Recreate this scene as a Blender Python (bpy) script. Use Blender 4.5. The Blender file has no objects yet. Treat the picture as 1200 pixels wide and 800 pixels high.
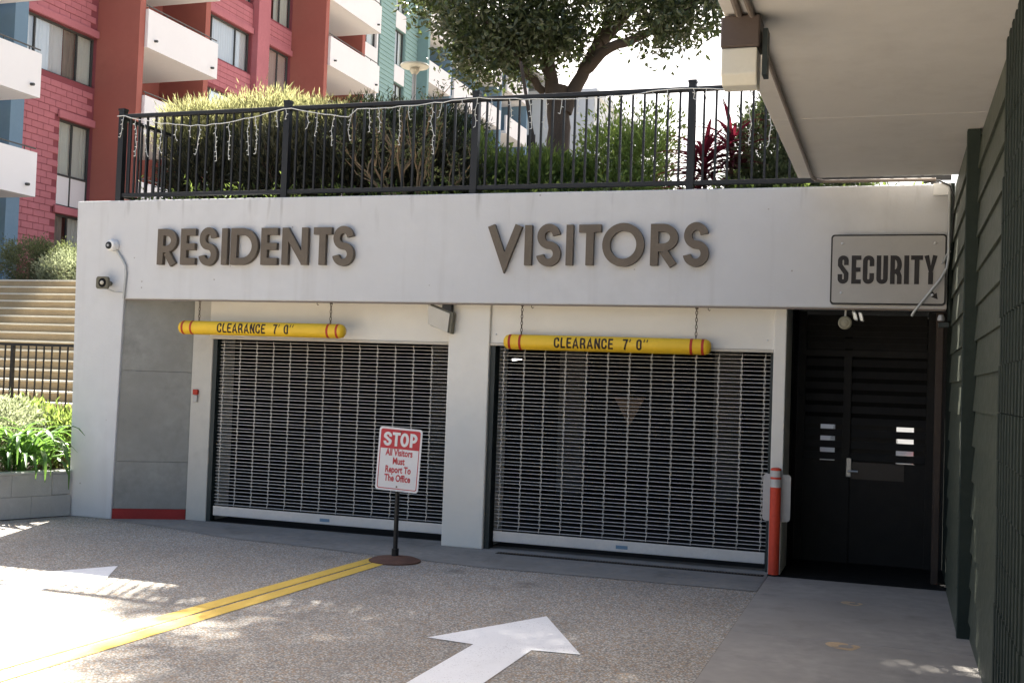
import bpy, bmesh, math, random
import numpy as np
from mathutils import Vector, Matrix
random.seed(7); rng = np.random.default_rng(7)
S = bpy.context.scene
COL = S.collection
R = math.radians

# ------------------------------------------------------------------ camera
cam = bpy.data.objects.new('camera', bpy.data.cameras.new('camera')); COL.objects.link(cam); S.camera = cam
def cam_axes(yaw, pitch, roll):
    cy, sy, cp, sp = math.cos(yaw), math.sin(yaw), math.cos(pitch), math.sin(pitch)
    f = Vector((sy*cp, cy*cp, sp)); r = Vector((cy, -sy, 0)); d = f.cross(r)
    cr, sr = math.cos(roll), math.sin(roll)
    return cr*r+sr*d, -sr*r+cr*d, f
r_, d_, f_ = cam_axes(R(-18.684), R(1.878), R(-2.023))
mw = Matrix.Identity(4)
for i in range(3):
    mw[i][0] = r_[i]; mw[i][1] = -d_[i]; mw[i][2] = -f_[i]
mw.translation = (0, 0, 1.75)
cam.matrix_world = mw
cam.data.sensor_width = 36; cam.data.lens = 36*1333/1200
cam.data.clip_start = .05; cam.data.clip_end = 2000

# ------------------------------------------------------------------ sky, sun, exposure
SUN_EL, SUN_AZ = R(49), R(-20)          # azimuth from +Y, negative = to the left
W = bpy.data.worlds.new('World'); S.world = W; W.use_nodes = True
sk = W.node_tree.nodes.new('ShaderNodeTexSky'); sk.sky_type = 'NISHITA'; sk.sun_disc = False
sk.sun_elevation = SUN_EL; sk.sun_rotation = SUN_AZ; sk.dust_density = 5.0; sk.air_density = 1.0; sk.ozone_density = .4
bg = W.node_tree.nodes['Background']; bg.inputs[1].default_value = .055
W.node_tree.links.new(sk.outputs[0], bg.inputs[0])
sl = bpy.data.lights.new('sun', 'SUN'); sun = bpy.data.objects.new('sun', sl); COL.objects.link(sun)
sl.energy = 5.0; sl.angle = R(.53); sl.color = (1, .94, .84)
sdir = Vector((math.sin(SUN_AZ)*math.cos(SUN_EL), math.cos(SUN_AZ)*math.cos(SUN_EL), math.sin(SUN_EL)))
sun.rotation_euler = sdir.to_track_quat('Z', 'Y').to_euler()
sun.location = (-10, 20, 30)
vs = S.view_settings; vs.view_transform = 'Standard'; vs.look = 'None'; vs.gamma = 1; vs.exposure = 2.5

# ------------------------------------------------------------------ helpers
class MB:
    """collects simple solids in world coordinates, then links them as one mesh object"""
    def __init__(s): s.v = []; s.f = []
    def add(s, v, f):
        n = len(s.v); s.v += [tuple(p) for p in v]; s.f += [tuple(i+n for i in q) for q in f]; return s
    def box(s, x0, x1, y0, y1, z0, z1):
        v = [(x, y, z) for z in (z0, z1) for y in (y0, y1) for x in (x0, x1)]
        return s.add(v, [(0,2,3,1),(4,5,7,6),(0,1,5,4),(2,6,7,3),(0,4,6,2),(1,3,7,5)])
    def obox(s, c, u, w, h, lu, lw, lh):
        c, u, w, h = Vector(c), Vector(u)*lu/2, Vector(w)*lw/2, Vector(h)*lh/2
        v = [c+u*a+w*b+h*k for k in (-1, 1) for b in (-1, 1) for a in (-1, 1)]
        return s.add(v, [(0,2,3,1),(4,5,7,6),(0,1,5,4),(2,6,7,3),(0,4,6,2),(1,3,7,5)])
    def prism(s, pts, axis, a, b):
        """extrude polygon pts (2D in the two other axes) along axis from a to b"""
        def P(p, t):
            return {'x': (t, p[0], p[1]), 'y': (p[0], t, p[1]), 'z': (p[0], p[1], t)}[axis]
        n = len(pts)
        v = [P(p, a) for p in pts]+[P(p, b) for p in pts]
        f = [tuple(range(n)), tuple(range(2*n-1, n-1, -1))]
        f += [(i, i+n, (i+1) % n+n, (i+1) % n) for i in range(n)]
        return s.add(v, f)
    def tube(s, path, r, n=8, cap=True):
        path = [Vector(p) for p in path]; m = len(path)
        rr = r if isinstance(r, (list, tuple)) else [r]*m
        t0 = (path[1]-path[0]).normalized()
        up = Vector((0, 0, 1)) if abs(t0.z) < .9 else Vector((1, 0, 0))
        a = t0.cross(up).normalized(); v = []
        for i, p in enumerate(path):
            t = (path[min(i+1, m-1)]-path[max(i-1, 0)]).normalized()
            a = (a-t*a.dot(t))
            a = a.normalized() if a.length > 1e-6 else t.orthogonal().normalized()
            b = t.cross(a)
            for k in range(n):
                q = 2*math.pi*k/n
                v.append(p+(a*math.cos(q)+b*math.sin(q))*rr[i])
        f = [(i*n+k, i*n+(k+1) % n, (i+1)*n+(k+1) % n, (i+1)*n+k) for i in range(m-1) for k in range(n)]
        if cap: f += [tuple(range(n-1, -1, -1)), tuple(range((m-1)*n, m*n))]
        return s.add(v, f)
    def lathe(s, c, prof, n=20, axis='z'):
        """prof = [(radius, height)] round an axis through c"""
        c = Vector(c); v = []
        for r, h in prof:
            for k in range(n):
                q = 2*math.pi*k/n; a, b = r*math.cos(q), r*math.sin(q)
                v.append(c+Vector({'z': (a, b, h), 'y': (a, h, b), 'x': (h, a, b)}[axis]))
        m = len(prof)
        f = [(i*n+k, i*n+(k+1) % n, (i+1)*n+(k+1) % n, (i+1)*n+k) for i in range(m-1) for k in range(n)]
        f += [tuple(range(n-1, -1, -1)), tuple(range((m-1)*n, m*n))]
        return s.add(v, f)
    def mesh(s, name, mat, origin=(0, 0, 0), bevel=0, smooth=False, seg=1, cuts=None):
        o = Vector(origin)
        me = bpy.data.meshes.new(name)
        me.from_pydata([tuple(Vector(p)-o) for p in s.v], [], s.f)
        bm = bmesh.new(); bm.from_mesh(me)
        bmesh.ops.recalc_face_normals(bm, faces=bm.faces)
        if bevel:
            es = [e for e in bm.edges if len(e.link_faces) == 2 and e.calc_face_angle(0) > .5]
            bmesh.ops.bevel(bm, geom=es, offset=bevel, segments=seg, affect='EDGES', profile=.5)
        bm.to_mesh(me); bm.free()
        if smooth:
            me.shade_smooth() if hasattr(me, 'shade_smooth') else None
            try: me.set_sharp_from_angle(angle=R(40))
            except Exception: pass
        for m in (mat if isinstance(mat, (list, tuple)) else [mat]): me.materials.append(m)
        return me
    def build(s, name, mat, parent=None, origin=None, **k):
        o = wloc(parent) if parent is not None else Vector(origin or (0, 0, 0))
        return put(name, s.mesh(name, mat, o, **k), parent, o)
WL = {}
def wloc(o): return WL[o.name]
def put(name, me, parent=None, loc=(0, 0, 0), rot=None):
    """link a mesh object at world position loc (no rotated parents at build time)"""
    o = bpy.data.objects.new(name, me); COL.objects.link(o)
    loc = Vector(loc); WL[o.name] = loc.copy()
    if parent is not None: o.parent = parent; o.location = loc-wloc(parent)
    else: o.location = loc
    if rot: o.rotation_euler = rot
    return o
def tag(o, label=None, cat=None, group=None, kind=None):
    if label: o['label'] = label
    if cat: o['category'] = cat
    if group: o['group'] = group
    if kind: o['kind'] = kind
    return o
def thing(name, loc, label, cat, group=None):
    o = bpy.data.objects.new(name, None); COL.objects.link(o); o.location = loc; o.empty_display_size = .2
    WL[o.name] = Vector(loc)
    return tag(o, label, cat, group)
def arc(cx, cy, rx, ry, a0, a1, n=14):
    return [(cx+rx*math.cos(R(a0+(a1-a0)*i/n)), cy+ry*math.sin(R(a0+(a1-a0)*i/n))) for i in range(n+1)]
def rrect(x0, x1, z0, z1, r, n=5):
    return (arc(x1-r, z1-r, r, r, 0, 90, n)+arc(x0+r, z1-r, r, r, 90, 180, n) +
            arc(x0+r, z0+r, r, r, 180, 270, n)+arc(x1-r, z0+r, r, r, 270, 360, n))

# ------------------------------------------------------------------ materials
def nt(name):
    m = bpy.data.materials.new(name); m.use_nodes = True
    t = m.node_tree; b = t.nodes['Principled BSDF']
    return m, t, b, (lambda k: t.nodes.new('ShaderNode'+k)), t.links.new
def mixc(N, L, fac, a, b, mode='MIX'):
    x = N('Mix'); x.data_type = 'RGBA'; x.blend_type = mode
    for s, v in ((0, fac), (6, a), (7, b)):
        if hasattr(v, 'type') and hasattr(v, 'node'): L(v, x.inputs[s])
        else: x.inputs[s].default_value = v if s == 0 else (*v, 1)
    return x.outputs[2]
def noise(N, L, scale, detail=4, vec=None, sc=None, rough=.55):
    g = N('NewGeometry'); n = N('TexNoise'); n.inputs['Scale'].default_value = scale
    n.inputs['Detail'].default_value = detail; n.inputs['Roughness'].default_value = rough
    if sc:
        mp = N('Mapping'); mp.inputs['Scale'].default_value = sc; L(g.outputs['Position'], mp.inputs[0]); L(mp.outputs[0], n.inputs['Vector'])
    else: L(g.outputs['Position'], n.inputs['Vector'])
    return n.outputs[0]
def ramp(N, L, src, a, b, c0=(0, 0, 0), c1=(1, 1, 1)):
    r = N('ValToRGB'); r.color_ramp.elements[0].position = a; r.color_ramp.elements[1].position = b
    r.color_ramp.elements[0].color = (*c0, 1); r.color_ramp.elements[1].color = (*c1, 1)
    L(src, r.inputs[0]); return r.outputs[0]
def mul(c, k): return tuple(min(1, x*k) for x in c)
def mat(name, col, rough=.75, var=.12, vs=1.2, bump=.15, bs=40, metal=0, grime=0, gcol=(.09, .08, .07), streak=0, spec=.4, chip=None, drip=0):
    m, t, b, N, L = nt(name)
    n1 = noise(N, L, vs, 5); n2 = noise(N, L, vs*9, 4)
    c = mixc(N, L, ramp(N, L, n1, .3, .7), mul(col, 1-var), mul(col, 1+var))
    c = mixc(N, L, ramp(N, L, n2, .35, .75), c, mul(col, 1-var*.6))
    x = t.nodes[-1]
    if grime:
        g = noise(N, L, 2.3, 7, rough=.7); gm = ramp(N, L, g, .52, .78)
        k = N('Math'); k.operation = 'MULTIPLY'; k.inputs[1].default_value = grime; L(gm, k.inputs[0])
        c = mixc(N, L, k.outputs[0], c, gcol)
    if streak:
        g = noise(N, L, 1.0, 5, sc=(5, 5, .22)); gm = ramp(N, L, g, .56, .74)
        k = N('Math'); k.operation = 'MULTIPLY'; k.inputs[1].default_value = streak; L(gm, k.inputs[0])
        c = mixc(N, L, k.outputs[0], c, gcol)
    if chip:
        g = noise(N, L, 85, 3, rough=.7); k = N('Math'); k.operation = 'MULTIPLY'; L(ramp(N, L, g, .60, .66), k.inputs[0]); L(ramp(N, L, noise(N, L, 2.2, 4), .35, .65), k.inputs[1])
        c = mixc(N, L, k.outputs[0], c, chip)
    if drip:
        ge = N('NewGeometry'); sp = N('SeparateXYZ'); L(ge.outputs['Position'], sp.inputs[0])
        mr = N('MapRange'); mr.inputs[1].default_value = drip-.42; mr.inputs[2].default_value = drip; L(sp.outputs[2], mr.inputs[0])
        k = N('Math'); k.operation = 'MULTIPLY'; L(ramp(N, L, noise(N, L, 1.0, 3, sc=(7, 7, .9)), .60, .74), k.inputs[0]); L(mr.outputs[0], k.inputs[1])
        k2 = N('Math'); k2.operation = 'MULTIPLY'; k2.inputs[1].default_value = .6; L(k.outputs[0], k2.inputs[0])
        c = mixc(N, L, k2.outputs[0], c, (.16, .15, .14))
        v = N('TexVoronoi'); v.inputs['Scale'].default_value = 4.5; L(ge.outputs['Position'], v.inputs['Vector'])
        c = mixc(N, L, ramp(N, L, v.outputs['Distance'], .03, .05, (1, 1, 1), (0, 0, 0)), c, (.34, .32, .30))
    L(c, b.inputs['Base Color']); b.inputs['Metallic'].default_value = metal
    b.inputs['Specular IOR Level'].default_value = spec
    rr = N('MapRange'); rr.inputs[3].default_value = max(.05, rough-.12); rr.inputs[4].default_value = min(1, rough+.12); L(n2, rr.inputs[0]); L(rr.outputs[0], b.inputs['Roughness'])
    if bump:
        bn = noise(N, L, bs, 5); bp = N('Bump'); bp.inputs['Strength'].default_value = bump; bp.inputs['Distance'].default_value = .01
        L(bn, bp.inputs['Height']); L(bp.outputs[0], b.inputs['Normal'])
    return m
def leafmat(name, dark, light, trans=.35, rough=.45, tcol=None, spec=.35):
    m, t, b, N, L = nt(name)
    g = N('NewGeometry')
    c = mixc(N, L, g.outputs['Random Per Island'], dark, light)
    c = mixc(N, L, ramp(N, L, noise(N, L, 2.0, 3), .35, .7), c, mul(dark, .8), 'MIX') if False else c
    L(c, b.inputs['Base Color']); b.inputs['Roughness'].default_value = rough; b.inputs['Specular IOR Level'].default_value = spec
    tr = N('BsdfTranslucent')
    tc = mixc(N, L, g.outputs['Random Per Island'], tcol or mul(light, 1.3), mul(tcol or light, 1.9)); L(tc, tr.inputs[0])
    ms = N('MixShader'); ms.inputs[0].default_value = trans
    L(b.outputs[0], ms.inputs[1]); L(tr.outputs[0], ms.inputs[2]); L(ms.outputs[0], t.nodes['Material Output'].inputs[0])
    return m
def asphalt(name):
    m, t, b, N, L = nt(name)
    g = N('NewGeometry')
    v = N('TexVoronoi'); v.inputs['Scale'].default_value = 74; L(g.outputs['Position'], v.inputs['Vector'])
    v2 = N('TexVoronoi'); v2.inputs['Scale'].default_value = 160; L(g.outputs['Position'], v2.inputs['Vector'])
    sx = N('SeparateColor'); L(v.outputs['Color'], sx.inputs[0]); sx2 = N('SeparateColor'); L(v2.outputs['Color'], sx2.inputs[0])
    c = mixc(N, L, ramp(N, L, sx.outputs[0], .1, .95), (.24, .23, .21), (.62, .60, .55))
    c = mixc(N, L, ramp(N, L, sx2.outputs[1], .5, .95), c, (.58, .55, .50))
    c = mixc(N, L, ramp(N, L, v.outputs['Distance'], .35, .75), c, (.19, .18, .165))
    br = mixc(N, L, ramp(N, L, sx.outputs[2], .78, .84), c, (.34, .25, .17))
    w = noise(N, L, .55, 6); c = mixc(N, L, ramp(N, L, w, .36, .66), br, (.66, .63, .60), 'MULTIPLY')
    c = mixc(N, L, .45, br, c)
    tw = noise(N, L, 1.0, 4, sc=(1.6, .12, 1)); tk = N('Math'); tk.operation = 'MULTIPLY'; tk.inputs[1].default_value = .45; L(ramp(N, L, tw, .50, .72), tk.inputs[0]); c = mixc(N, L, tk.outputs[0], c, (.20, .19, .175))
    o = noise(N, L, 1.7, 3); c = mixc(N, L, ramp(N, L, o, .64, .82), c, (.17, .16, .145))
    ov = N('TexVoronoi'); ov.inputs['Scale'].default_value = 1.15; mpv = N('Mapping'); mpv.inputs['Scale'].default_value = (1, .7, 1); L(g.outputs['Position'], mpv.inputs[0]); L(mpv.outputs[0], ov.inputs['Vector'])
    ok = N('Math'); ok.operation = 'MULTIPLY'; L(ramp(N, L, ov.outputs['Distance'], .06, .17, (1, 1, 1), (0, 0, 0)), ok.inputs[0]); L(ramp(N, L, noise(N, L, 6, 4), .35, .6, (.1, .1, .1), (.55, .55, .55)), ok.inputs[1])
    c = mixc(N, L, ok.outputs[0], c, (.10, .094, .085))
    L(c, b.inputs['Base Color']); b.inputs['Roughness'].default_value = .85; b.inputs['Specular IOR Level'].default_value = .3
    bp = N('Bump'); bp.inputs['Strength'].default_value = .4; bp.inputs['Distance'].default_value = .005; bp.invert = True
    L(v.outputs['Distance'], bp.inputs['Height']); L(bp.outputs[0], b.inputs['Normal'])
    return m
def glassmat(name, tint=(.8, .85, .86), refl=.3, rough=.02):
    m, t, b, N, L = nt(name)
    tr = N('BsdfTransparent'); tr.inputs[0].default_value = (*tint, 1)
    gl = N('BsdfGlossy'); gl.inputs['Roughness'].default_value = rough; gl.inputs[0].default_value = (.95, .97, 1, 1)
    lw = N('LayerWeight'); lw.inputs[0].default_value = .22
    mr = N('MapRange'); mr.inputs[3].default_value = refl; mr.inputs[4].default_value = .6; L(lw.outputs['Fresnel'], mr.inputs[0])
    ms = N('MixShader'); L(mr.outputs[0], ms.inputs[0]); L(tr.outputs[0], ms.inputs[1]); L(gl.outputs[0], ms.inputs[2])
    L(ms.outputs[0], t.nodes['Material Output'].inputs[0]); return m
def emis(name, col, k):
    m, t, b, N, L = nt(name); b.inputs['Base Color'].default_value = (*col, 1)
    b.inputs['Emission Color'].default_value = (*col, 1); b.inputs['Emission Strength'].default_value = k; return m

M_asph = asphalt('exposed_aggregate_asphalt')
M_earth = mat('earth', (.28, .24, .19), .95, .25, .6, .3, 20)
M_conc = mat('apron_concrete', (.25, .24, .222), .85, .2, 1.4, .2, 70, grime=.75, gcol=(.10, .093, .085))
M_walk = mat('walk_concrete', (.29, .272, .25), .85, .16, .9, .15, 80, grime=.5, gcol=(.12, .11, .105))
M_wall = mat('painted_stucco', (.585, .59, .60), .8, .05, .7, .16, 45, grime=.10, streak=.22, gcol=(.36, .34, .32), drip=3.64)
M_beige = mat('beige_paint', (.77, .74, .67), .7, .04, .9, .06, 50, grime=.06, gcol=(.4, .36, .3))
M_grey = mat('bare_concrete_wall', (.27, .272, .255), .85, .2, 1.3, .2, 45, grime=.6, streak=.3, gcol=(.14, .14, .135))
M_block = mat('grey_block', (.42, .42, .41), .9, .14, 2.2, .35, 60, grime=.4, gcol=(.16, .155, .145))
M_redk = mat('red_kerb_paint', (.30, .02, .018), .6, .12, 3, .1, 40, grime=.2, gcol=(.1, .04, .03))
M_black = mat('black_metal', (.012, .012, .013), .42, .2, 3, .05, 60)
M_dgreen = mat('dark_green_metal', (.022, .032, .032), .5, .2, 3, .05, 60)
M_alu = mat('mill_aluminium', (.62, .63, .65), .38, .08, 3, .03, 90, metal=.75)
M_rod = mat('grille_metal', (.56, .535, .49), .5, .12, 5, 0, 90, metal=.3)
M_link = mat('grille_link', (.55, .53, .49), .55, .15, 5, 0, 90, metal=.4)
M_bronze = mat('bronze_letter', (.13, .105, .08), .55, .15, 6, .05, 80, metal=.2)
M_yel = mat('yellow_plastic', (.82, .52, .025), .45, .06, 3, .03, 50, grime=.35, gcol=(.35, .2, .03))
M_redtape = mat('red_tape', (.42, .03, .012), .5, .08)
M_ink = mat('black_lettering', (.018, .016, .018), .5, .1)
M_inkbr = mat('dark_brown_lettering', (.022, .010, .006), .5, .1)
M_chain = mat('rusty_chain', (.10, .075, .055), .6, .25, 30, .1, 90, metal=.6)
M_signg = mat('sign_grey', (.40, .39, .375), .5, .06, 2.5, .03, 70, grime=.08)
M_white = mat('white_paint', (.78, .78, .77), .55, .04, 2, .04, 60)
M_signw = mat('sign_white', (.70, .70, .72), .4, .04, 3, .02, 60, grime=.06, gcol=(.4, .36, .32))
M_signr = mat('sign_red', (.47, .018, .035), .42, .06, 4, .02, 60)
M_rust = mat('rusty_iron', (.13, .065, .045), .85, .25, 9, .4, 50, grime=.4, gcol=(.05, .03, .025))
M_orange = mat('orange_red_plastic', (.66, .062, .025), .55, .1, 3, .06, 40, grime=.45, gcol=(.32, .05, .03))
M_refl = mat('reflective_band', (.55, .54, .52), .4, .1, 9, .05, 60, grime=.3, gcol=(.3, .28, .26))
M_plate = mat('grey_plate', (.42, .42, .42), .45, .06, 3, .02, 60, metal=.3)
M_arrow = mat('white_road_paint', (.80, .80, .80), .7, .04, 2, .25, 110, grime=.15, gcol=(.5, .48, .46), chip=(.36, .34, .32))
M_yline = mat('yellow_road_paint', (.76, .50, .085), .7, .08, 2.5, .3, 110, grime=.3, gcol=(.42, .28, .08), chip=(.26, .22, .16))
M_peach = mat('worn_peach_paint', (.50, .36, .22), .8, .2, 12, .2, 110, grime=.6, gcol=(.25, .22, .2))
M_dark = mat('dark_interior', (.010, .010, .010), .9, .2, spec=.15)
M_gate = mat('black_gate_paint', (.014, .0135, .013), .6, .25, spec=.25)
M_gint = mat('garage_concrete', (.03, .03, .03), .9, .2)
M_soffit = mat('soffit_paint', (.64, .615, .58), .75, .06, .5, .12, 35, grime=.26, gcol=(.36, .32, .28))
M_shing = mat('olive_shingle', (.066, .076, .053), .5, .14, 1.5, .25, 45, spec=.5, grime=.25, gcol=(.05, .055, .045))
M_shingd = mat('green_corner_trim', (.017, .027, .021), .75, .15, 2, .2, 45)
M_brown = mat('brown_post', (.045, .03, .022), .6, .2)
M_tan = mat('beige_plastic', (.55, .51, .43), .5, .06)
M_brz2 = mat('brown_lamp_cap', (.085, .062, .052), .5, .1)
M_lens = mat('frosted_lens', (.62, .60, .52), .35, .06, 5, .05, 60, grime=.2, gcol=(.4, .36, .28))
M_pipe = mat('painted_conduit', (.20, .165, .14), .55, .12, 4)
M_gpipe = mat('galvanised_conduit', (.45, .46, .45), .45, .12, 4, metal=.4)
M_olive = mat('olive_horn', (.13, .12, .085), .5, .1)
M_step = mat('tan_step', (.36, .27, .155), .9, .15, 3, .35, 60, grime=.35, gcol=(.17, .14, .10))
M_tread = mat('sunlit_tread', (.62, .58, .48), .85, .1, 3, .2, 60)  # tread tops coloured paler than the steps for the sun on them
M_rb = mat('red_block', (.47, .168, .195), .85, .10, 1.0, .3, 25)
M_rbm = mat('red_mortar', (.25, .065, .08), .9, .1)
M_rfin = mat('red_brown_render', (.36, .12, .096), .85, .06, .6, .1, 30)
M_balc = mat('white_balcony_render', (.80, .80, .82), .8, .03, .5, .05, 30)
M_blue = mat('blue_render', (.16, .26, .36), .8, .06)
M_teal = mat('teal_siding', (.27, .42, .41), .8, .06, .7, .1, 30)
M_teald = mat('teal_trim', (.19, .31, .32), .8, .06)
M_wframe = mat('dark_window_frame', (.06, .065, .065), .5, .1)
M_curt = mat('pale_curtain', (.80, .80, .74), .9, .05)
M_curtd = mat('brown_curtain', (.34, .30, .26), .9, .1)
M_glass = glassmat('window_glass', refl=.14)
M_far = mat('far_white_wall', (.62, .66, .70), .9, .04)
M_bark = mat('bark', (.075, .058, .047), .9, .25, 5, .8, 18)
M_twig = mat('dry_twig', (.28, .20, .12), .9, .2, 8, .3, 40)
M_bulb = mat('fairy_light', (.72, .72, .68), .4, .05)
M_soil = mat('soil', (.055, .042, .03), .95, .3, 3, .5, 25)
M_clear = mat('lamp_disc', (.55, .55, .5), .5, .05)
L_tree = leafmat('tree_leaf', (.022, .036, .016), (.105, .125, .065), .22, .33, (.10, .14, .035), .6)
L_plume = leafmat('plume_leaf', (.09, .10, .04), (.27, .26, .14), .42, .7, (.30, .30, .14))
L_dark = leafmat('dark_hedge_leaf', (.014, .021, .010), (.048, .058, .026), .15, .6, (.05, .07, .02))
L_under = leafmat('undergrowth_leaf', (.022, .025, .012), (.070, .068, .036), .08, .7, (.04, .035, .015))
L_bright = leafmat('bright_leaf', (.06, .11, .025), (.18, .24, .08), .5, .5, (.28, .36, .09))
L_green = leafmat('green_leaf', (.035, .07, .018), (.10, .15, .05), .4, .5, (.20, .27, .06))
L_strap = leafmat('strap_leaf', (.035, .095, .025), (.10, .20, .06), .3, .35, (.15, .28, .05))
L_pale = leafmat('pale_leaf', (.12, .14, .09), (.34, .36, .25), .35, .6, (.32, .36, .2))
L_cord = leafmat('cordyline_leaf', (.030, .008, .012), (.11, .022, .035), .3, .4, (.22, .02, .04))
L_vine = leafmat('vine_leaf', (.08, .10, .055), (.28, .30, .18), .5, .5, (.13, .17, .06))
L_shrub = leafmat('shrub_leaf', (.04, .05, .025), (.13, .145, .075), .3, .6, (.15, .18, .07))

# ================================================================== THE SETTING
def sheet(name, pts, z, m, kind='structure'):
    o = MB().add([(x, y, z) for x, y in pts], [tuple(range(len(pts)))]).build(name, m)
    return tag(o, kind=kind)
sheet('ground', [(-600, -600), (600, -600), (600, 600), (-600, 600)], -.03, M_earth)
sheet('driveway', [(-14, -60), (1.2, -60), (1.2, 11.3), (-14, 11.3)], 0, M_asph)
ap = [(-8.42, 10.83), (-7.16, 10.52), (-6.7, 10.33), (-6.18, 10.26), (-5.5, 10.20), (-4.78, 10.08), (-4.1, 10.02), (-3.6, 9.94), (-2.4, 9.98), (-1.09, 10.0), (-1.09, 11.3), (-8.42, 11.3)]
sheet('apron', ap, .004, M_conc)
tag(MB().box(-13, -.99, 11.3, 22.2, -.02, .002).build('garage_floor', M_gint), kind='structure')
wk = MB().box(-1.085, .60, -8, 10.86, -.02, .004).build('walkway', M_soil); tag(wk, kind='structure')
for a, b in ((9.86, 10.84), (8.28, 9.85), (6.72, 8.27), (5.15, 6.71), (3.55, 5.14), (1.9, 3.54)):
    MB().box(-1.08, .595, a, b, -.01, .012).build('slab', M_walk, wk, bevel=.003)
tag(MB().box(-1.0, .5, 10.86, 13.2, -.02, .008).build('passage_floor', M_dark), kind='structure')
# trench drain along the right-hand gate
dr = thing('trench_drain', (-2.6, 10.95, 0), 'narrow dark trench drain grate along the sill of the right gate', 'drain')
MB().box(-3.75, -1.12, 10.80, 10.90, .0045, .006).build('channel', M_dark, dr)
gm = MB().box(-.008, .008, -.04, .04, 0, .004).mesh('grate_bar', M_chain)
for i in range(88): put('grate_bar', gm, dr, (-3.72+i*.0295, 10.85, .0065))
# upper terrace behind and beside the garage
terr = MB()
terr.box(-600, -9.06, 19.6, 600, -.02, 3.46)
terr.box(-9.05, 1.8, 24.3, 600, -.02, 3.5)
terr.box(1.82, 600, 13.2, 600, -.02, 3.5)
terr.box(-1.03, 1.81, 20, 24.29, -.02, 3.5)
tag(terr.build('terrace', M_earth), kind='structure')
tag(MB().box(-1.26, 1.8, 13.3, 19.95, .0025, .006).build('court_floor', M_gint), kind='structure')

# ================================================================== GARAGE
G = thing('garage_building', (-4.3, 11, 0), 'white painted concrete garage front with broad fascia over two gates', 'garage')
MB().prism([(-8.98, 0), (-8.40, 0), (-8.36, 2.506), (.42, 2.506), (.42, 3.632), (-9.06, 3.632)], 'y', 10.85, 11.15).build('front_wall', M_wall, G, bevel=.012, seg=2)
MB().box(-8.34, .41, 10.862, 10.90, 2.492, 2.505).build('drip_edge', M_pipe, G)
for z0, z1 in ((.12, .655), (.658, 1.69), (1.693, 2.74)): MB().prism([(-8.39, 10.875), (-7.702, 11.275), (-7.702, 11.75), (-8.9, 11.75), (-8.9, 11.152), (-8.39, 11.152)], 'z', z0, z1).build('splay_wall', M_grey, G, bevel=.002)
MB().prism([(-8.405, 10.863), (-7.706, 11.266), (-7.706, 11.74), (-8.89, 11.74), (-8.89, 11.16), (-8.405, 11.16)], 'z', 0, .118).build('red_kerb', M_redk, G)
MB().box(-7.70, -7.432, 11.27, 11.74, 0, 2.74).build('jamb', mat('grey_jamb', (.52, .50, .45), .75, .06, grime=.2), G, bevel=.006)
MB().box(-4.42, -3.965, 11.0, 11.62, 0, 2.74).build('column', M_beige, G, bevel=.012, seg=2)
MB().box(-1.10, -.985, 10.99, 11.62, 0, 2.74).build('jamb', M_beige, G, bevel=.006)
for x0, x1, hy in ((-7.430, -4.422, 11.2), (-3.963, -1.102, 11.035)):
    h = MB().box(x0, x1, hy, hy+.05, 2.115, 2.74).build('header_panel', M_beige, G)
    MB().box(x0+.002, x1-.002, hy-.022, hy+.05, 2.085, 2.113).build('flange', M_tan, h, bevel=.003)
    for x in (x0+.06, x1-.06): MB().lathe((x, hy-.002, 2.2), [(.008, 0), (.008, -.012), (.004, -.016)], 8, 'y').build('bolt', M_alu, h)
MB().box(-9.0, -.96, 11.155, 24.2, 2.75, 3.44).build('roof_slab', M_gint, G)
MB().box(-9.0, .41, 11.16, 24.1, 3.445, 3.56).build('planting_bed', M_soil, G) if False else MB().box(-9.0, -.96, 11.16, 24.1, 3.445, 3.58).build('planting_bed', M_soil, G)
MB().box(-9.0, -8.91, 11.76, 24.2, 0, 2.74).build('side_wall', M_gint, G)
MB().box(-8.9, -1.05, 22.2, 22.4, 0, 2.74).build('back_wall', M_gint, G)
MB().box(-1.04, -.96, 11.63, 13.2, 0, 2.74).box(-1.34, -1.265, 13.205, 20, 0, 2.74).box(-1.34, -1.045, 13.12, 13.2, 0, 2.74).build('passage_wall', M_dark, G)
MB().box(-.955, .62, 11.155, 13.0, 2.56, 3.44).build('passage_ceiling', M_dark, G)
MB().box(-.955, .62, 11.16, 13.0, 3.445, 3.58).build('planting_bed', M_soil, G)
for x, y in ((-4.75, 17.2), (-6.6, 16.5), (-2.4, 17.5)):
    MB().box(x-.2, x+.2, y-.2, y+.2, 0, 2.74).build('column', mat('inner_column', (.16, .16, .155)), G)

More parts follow.
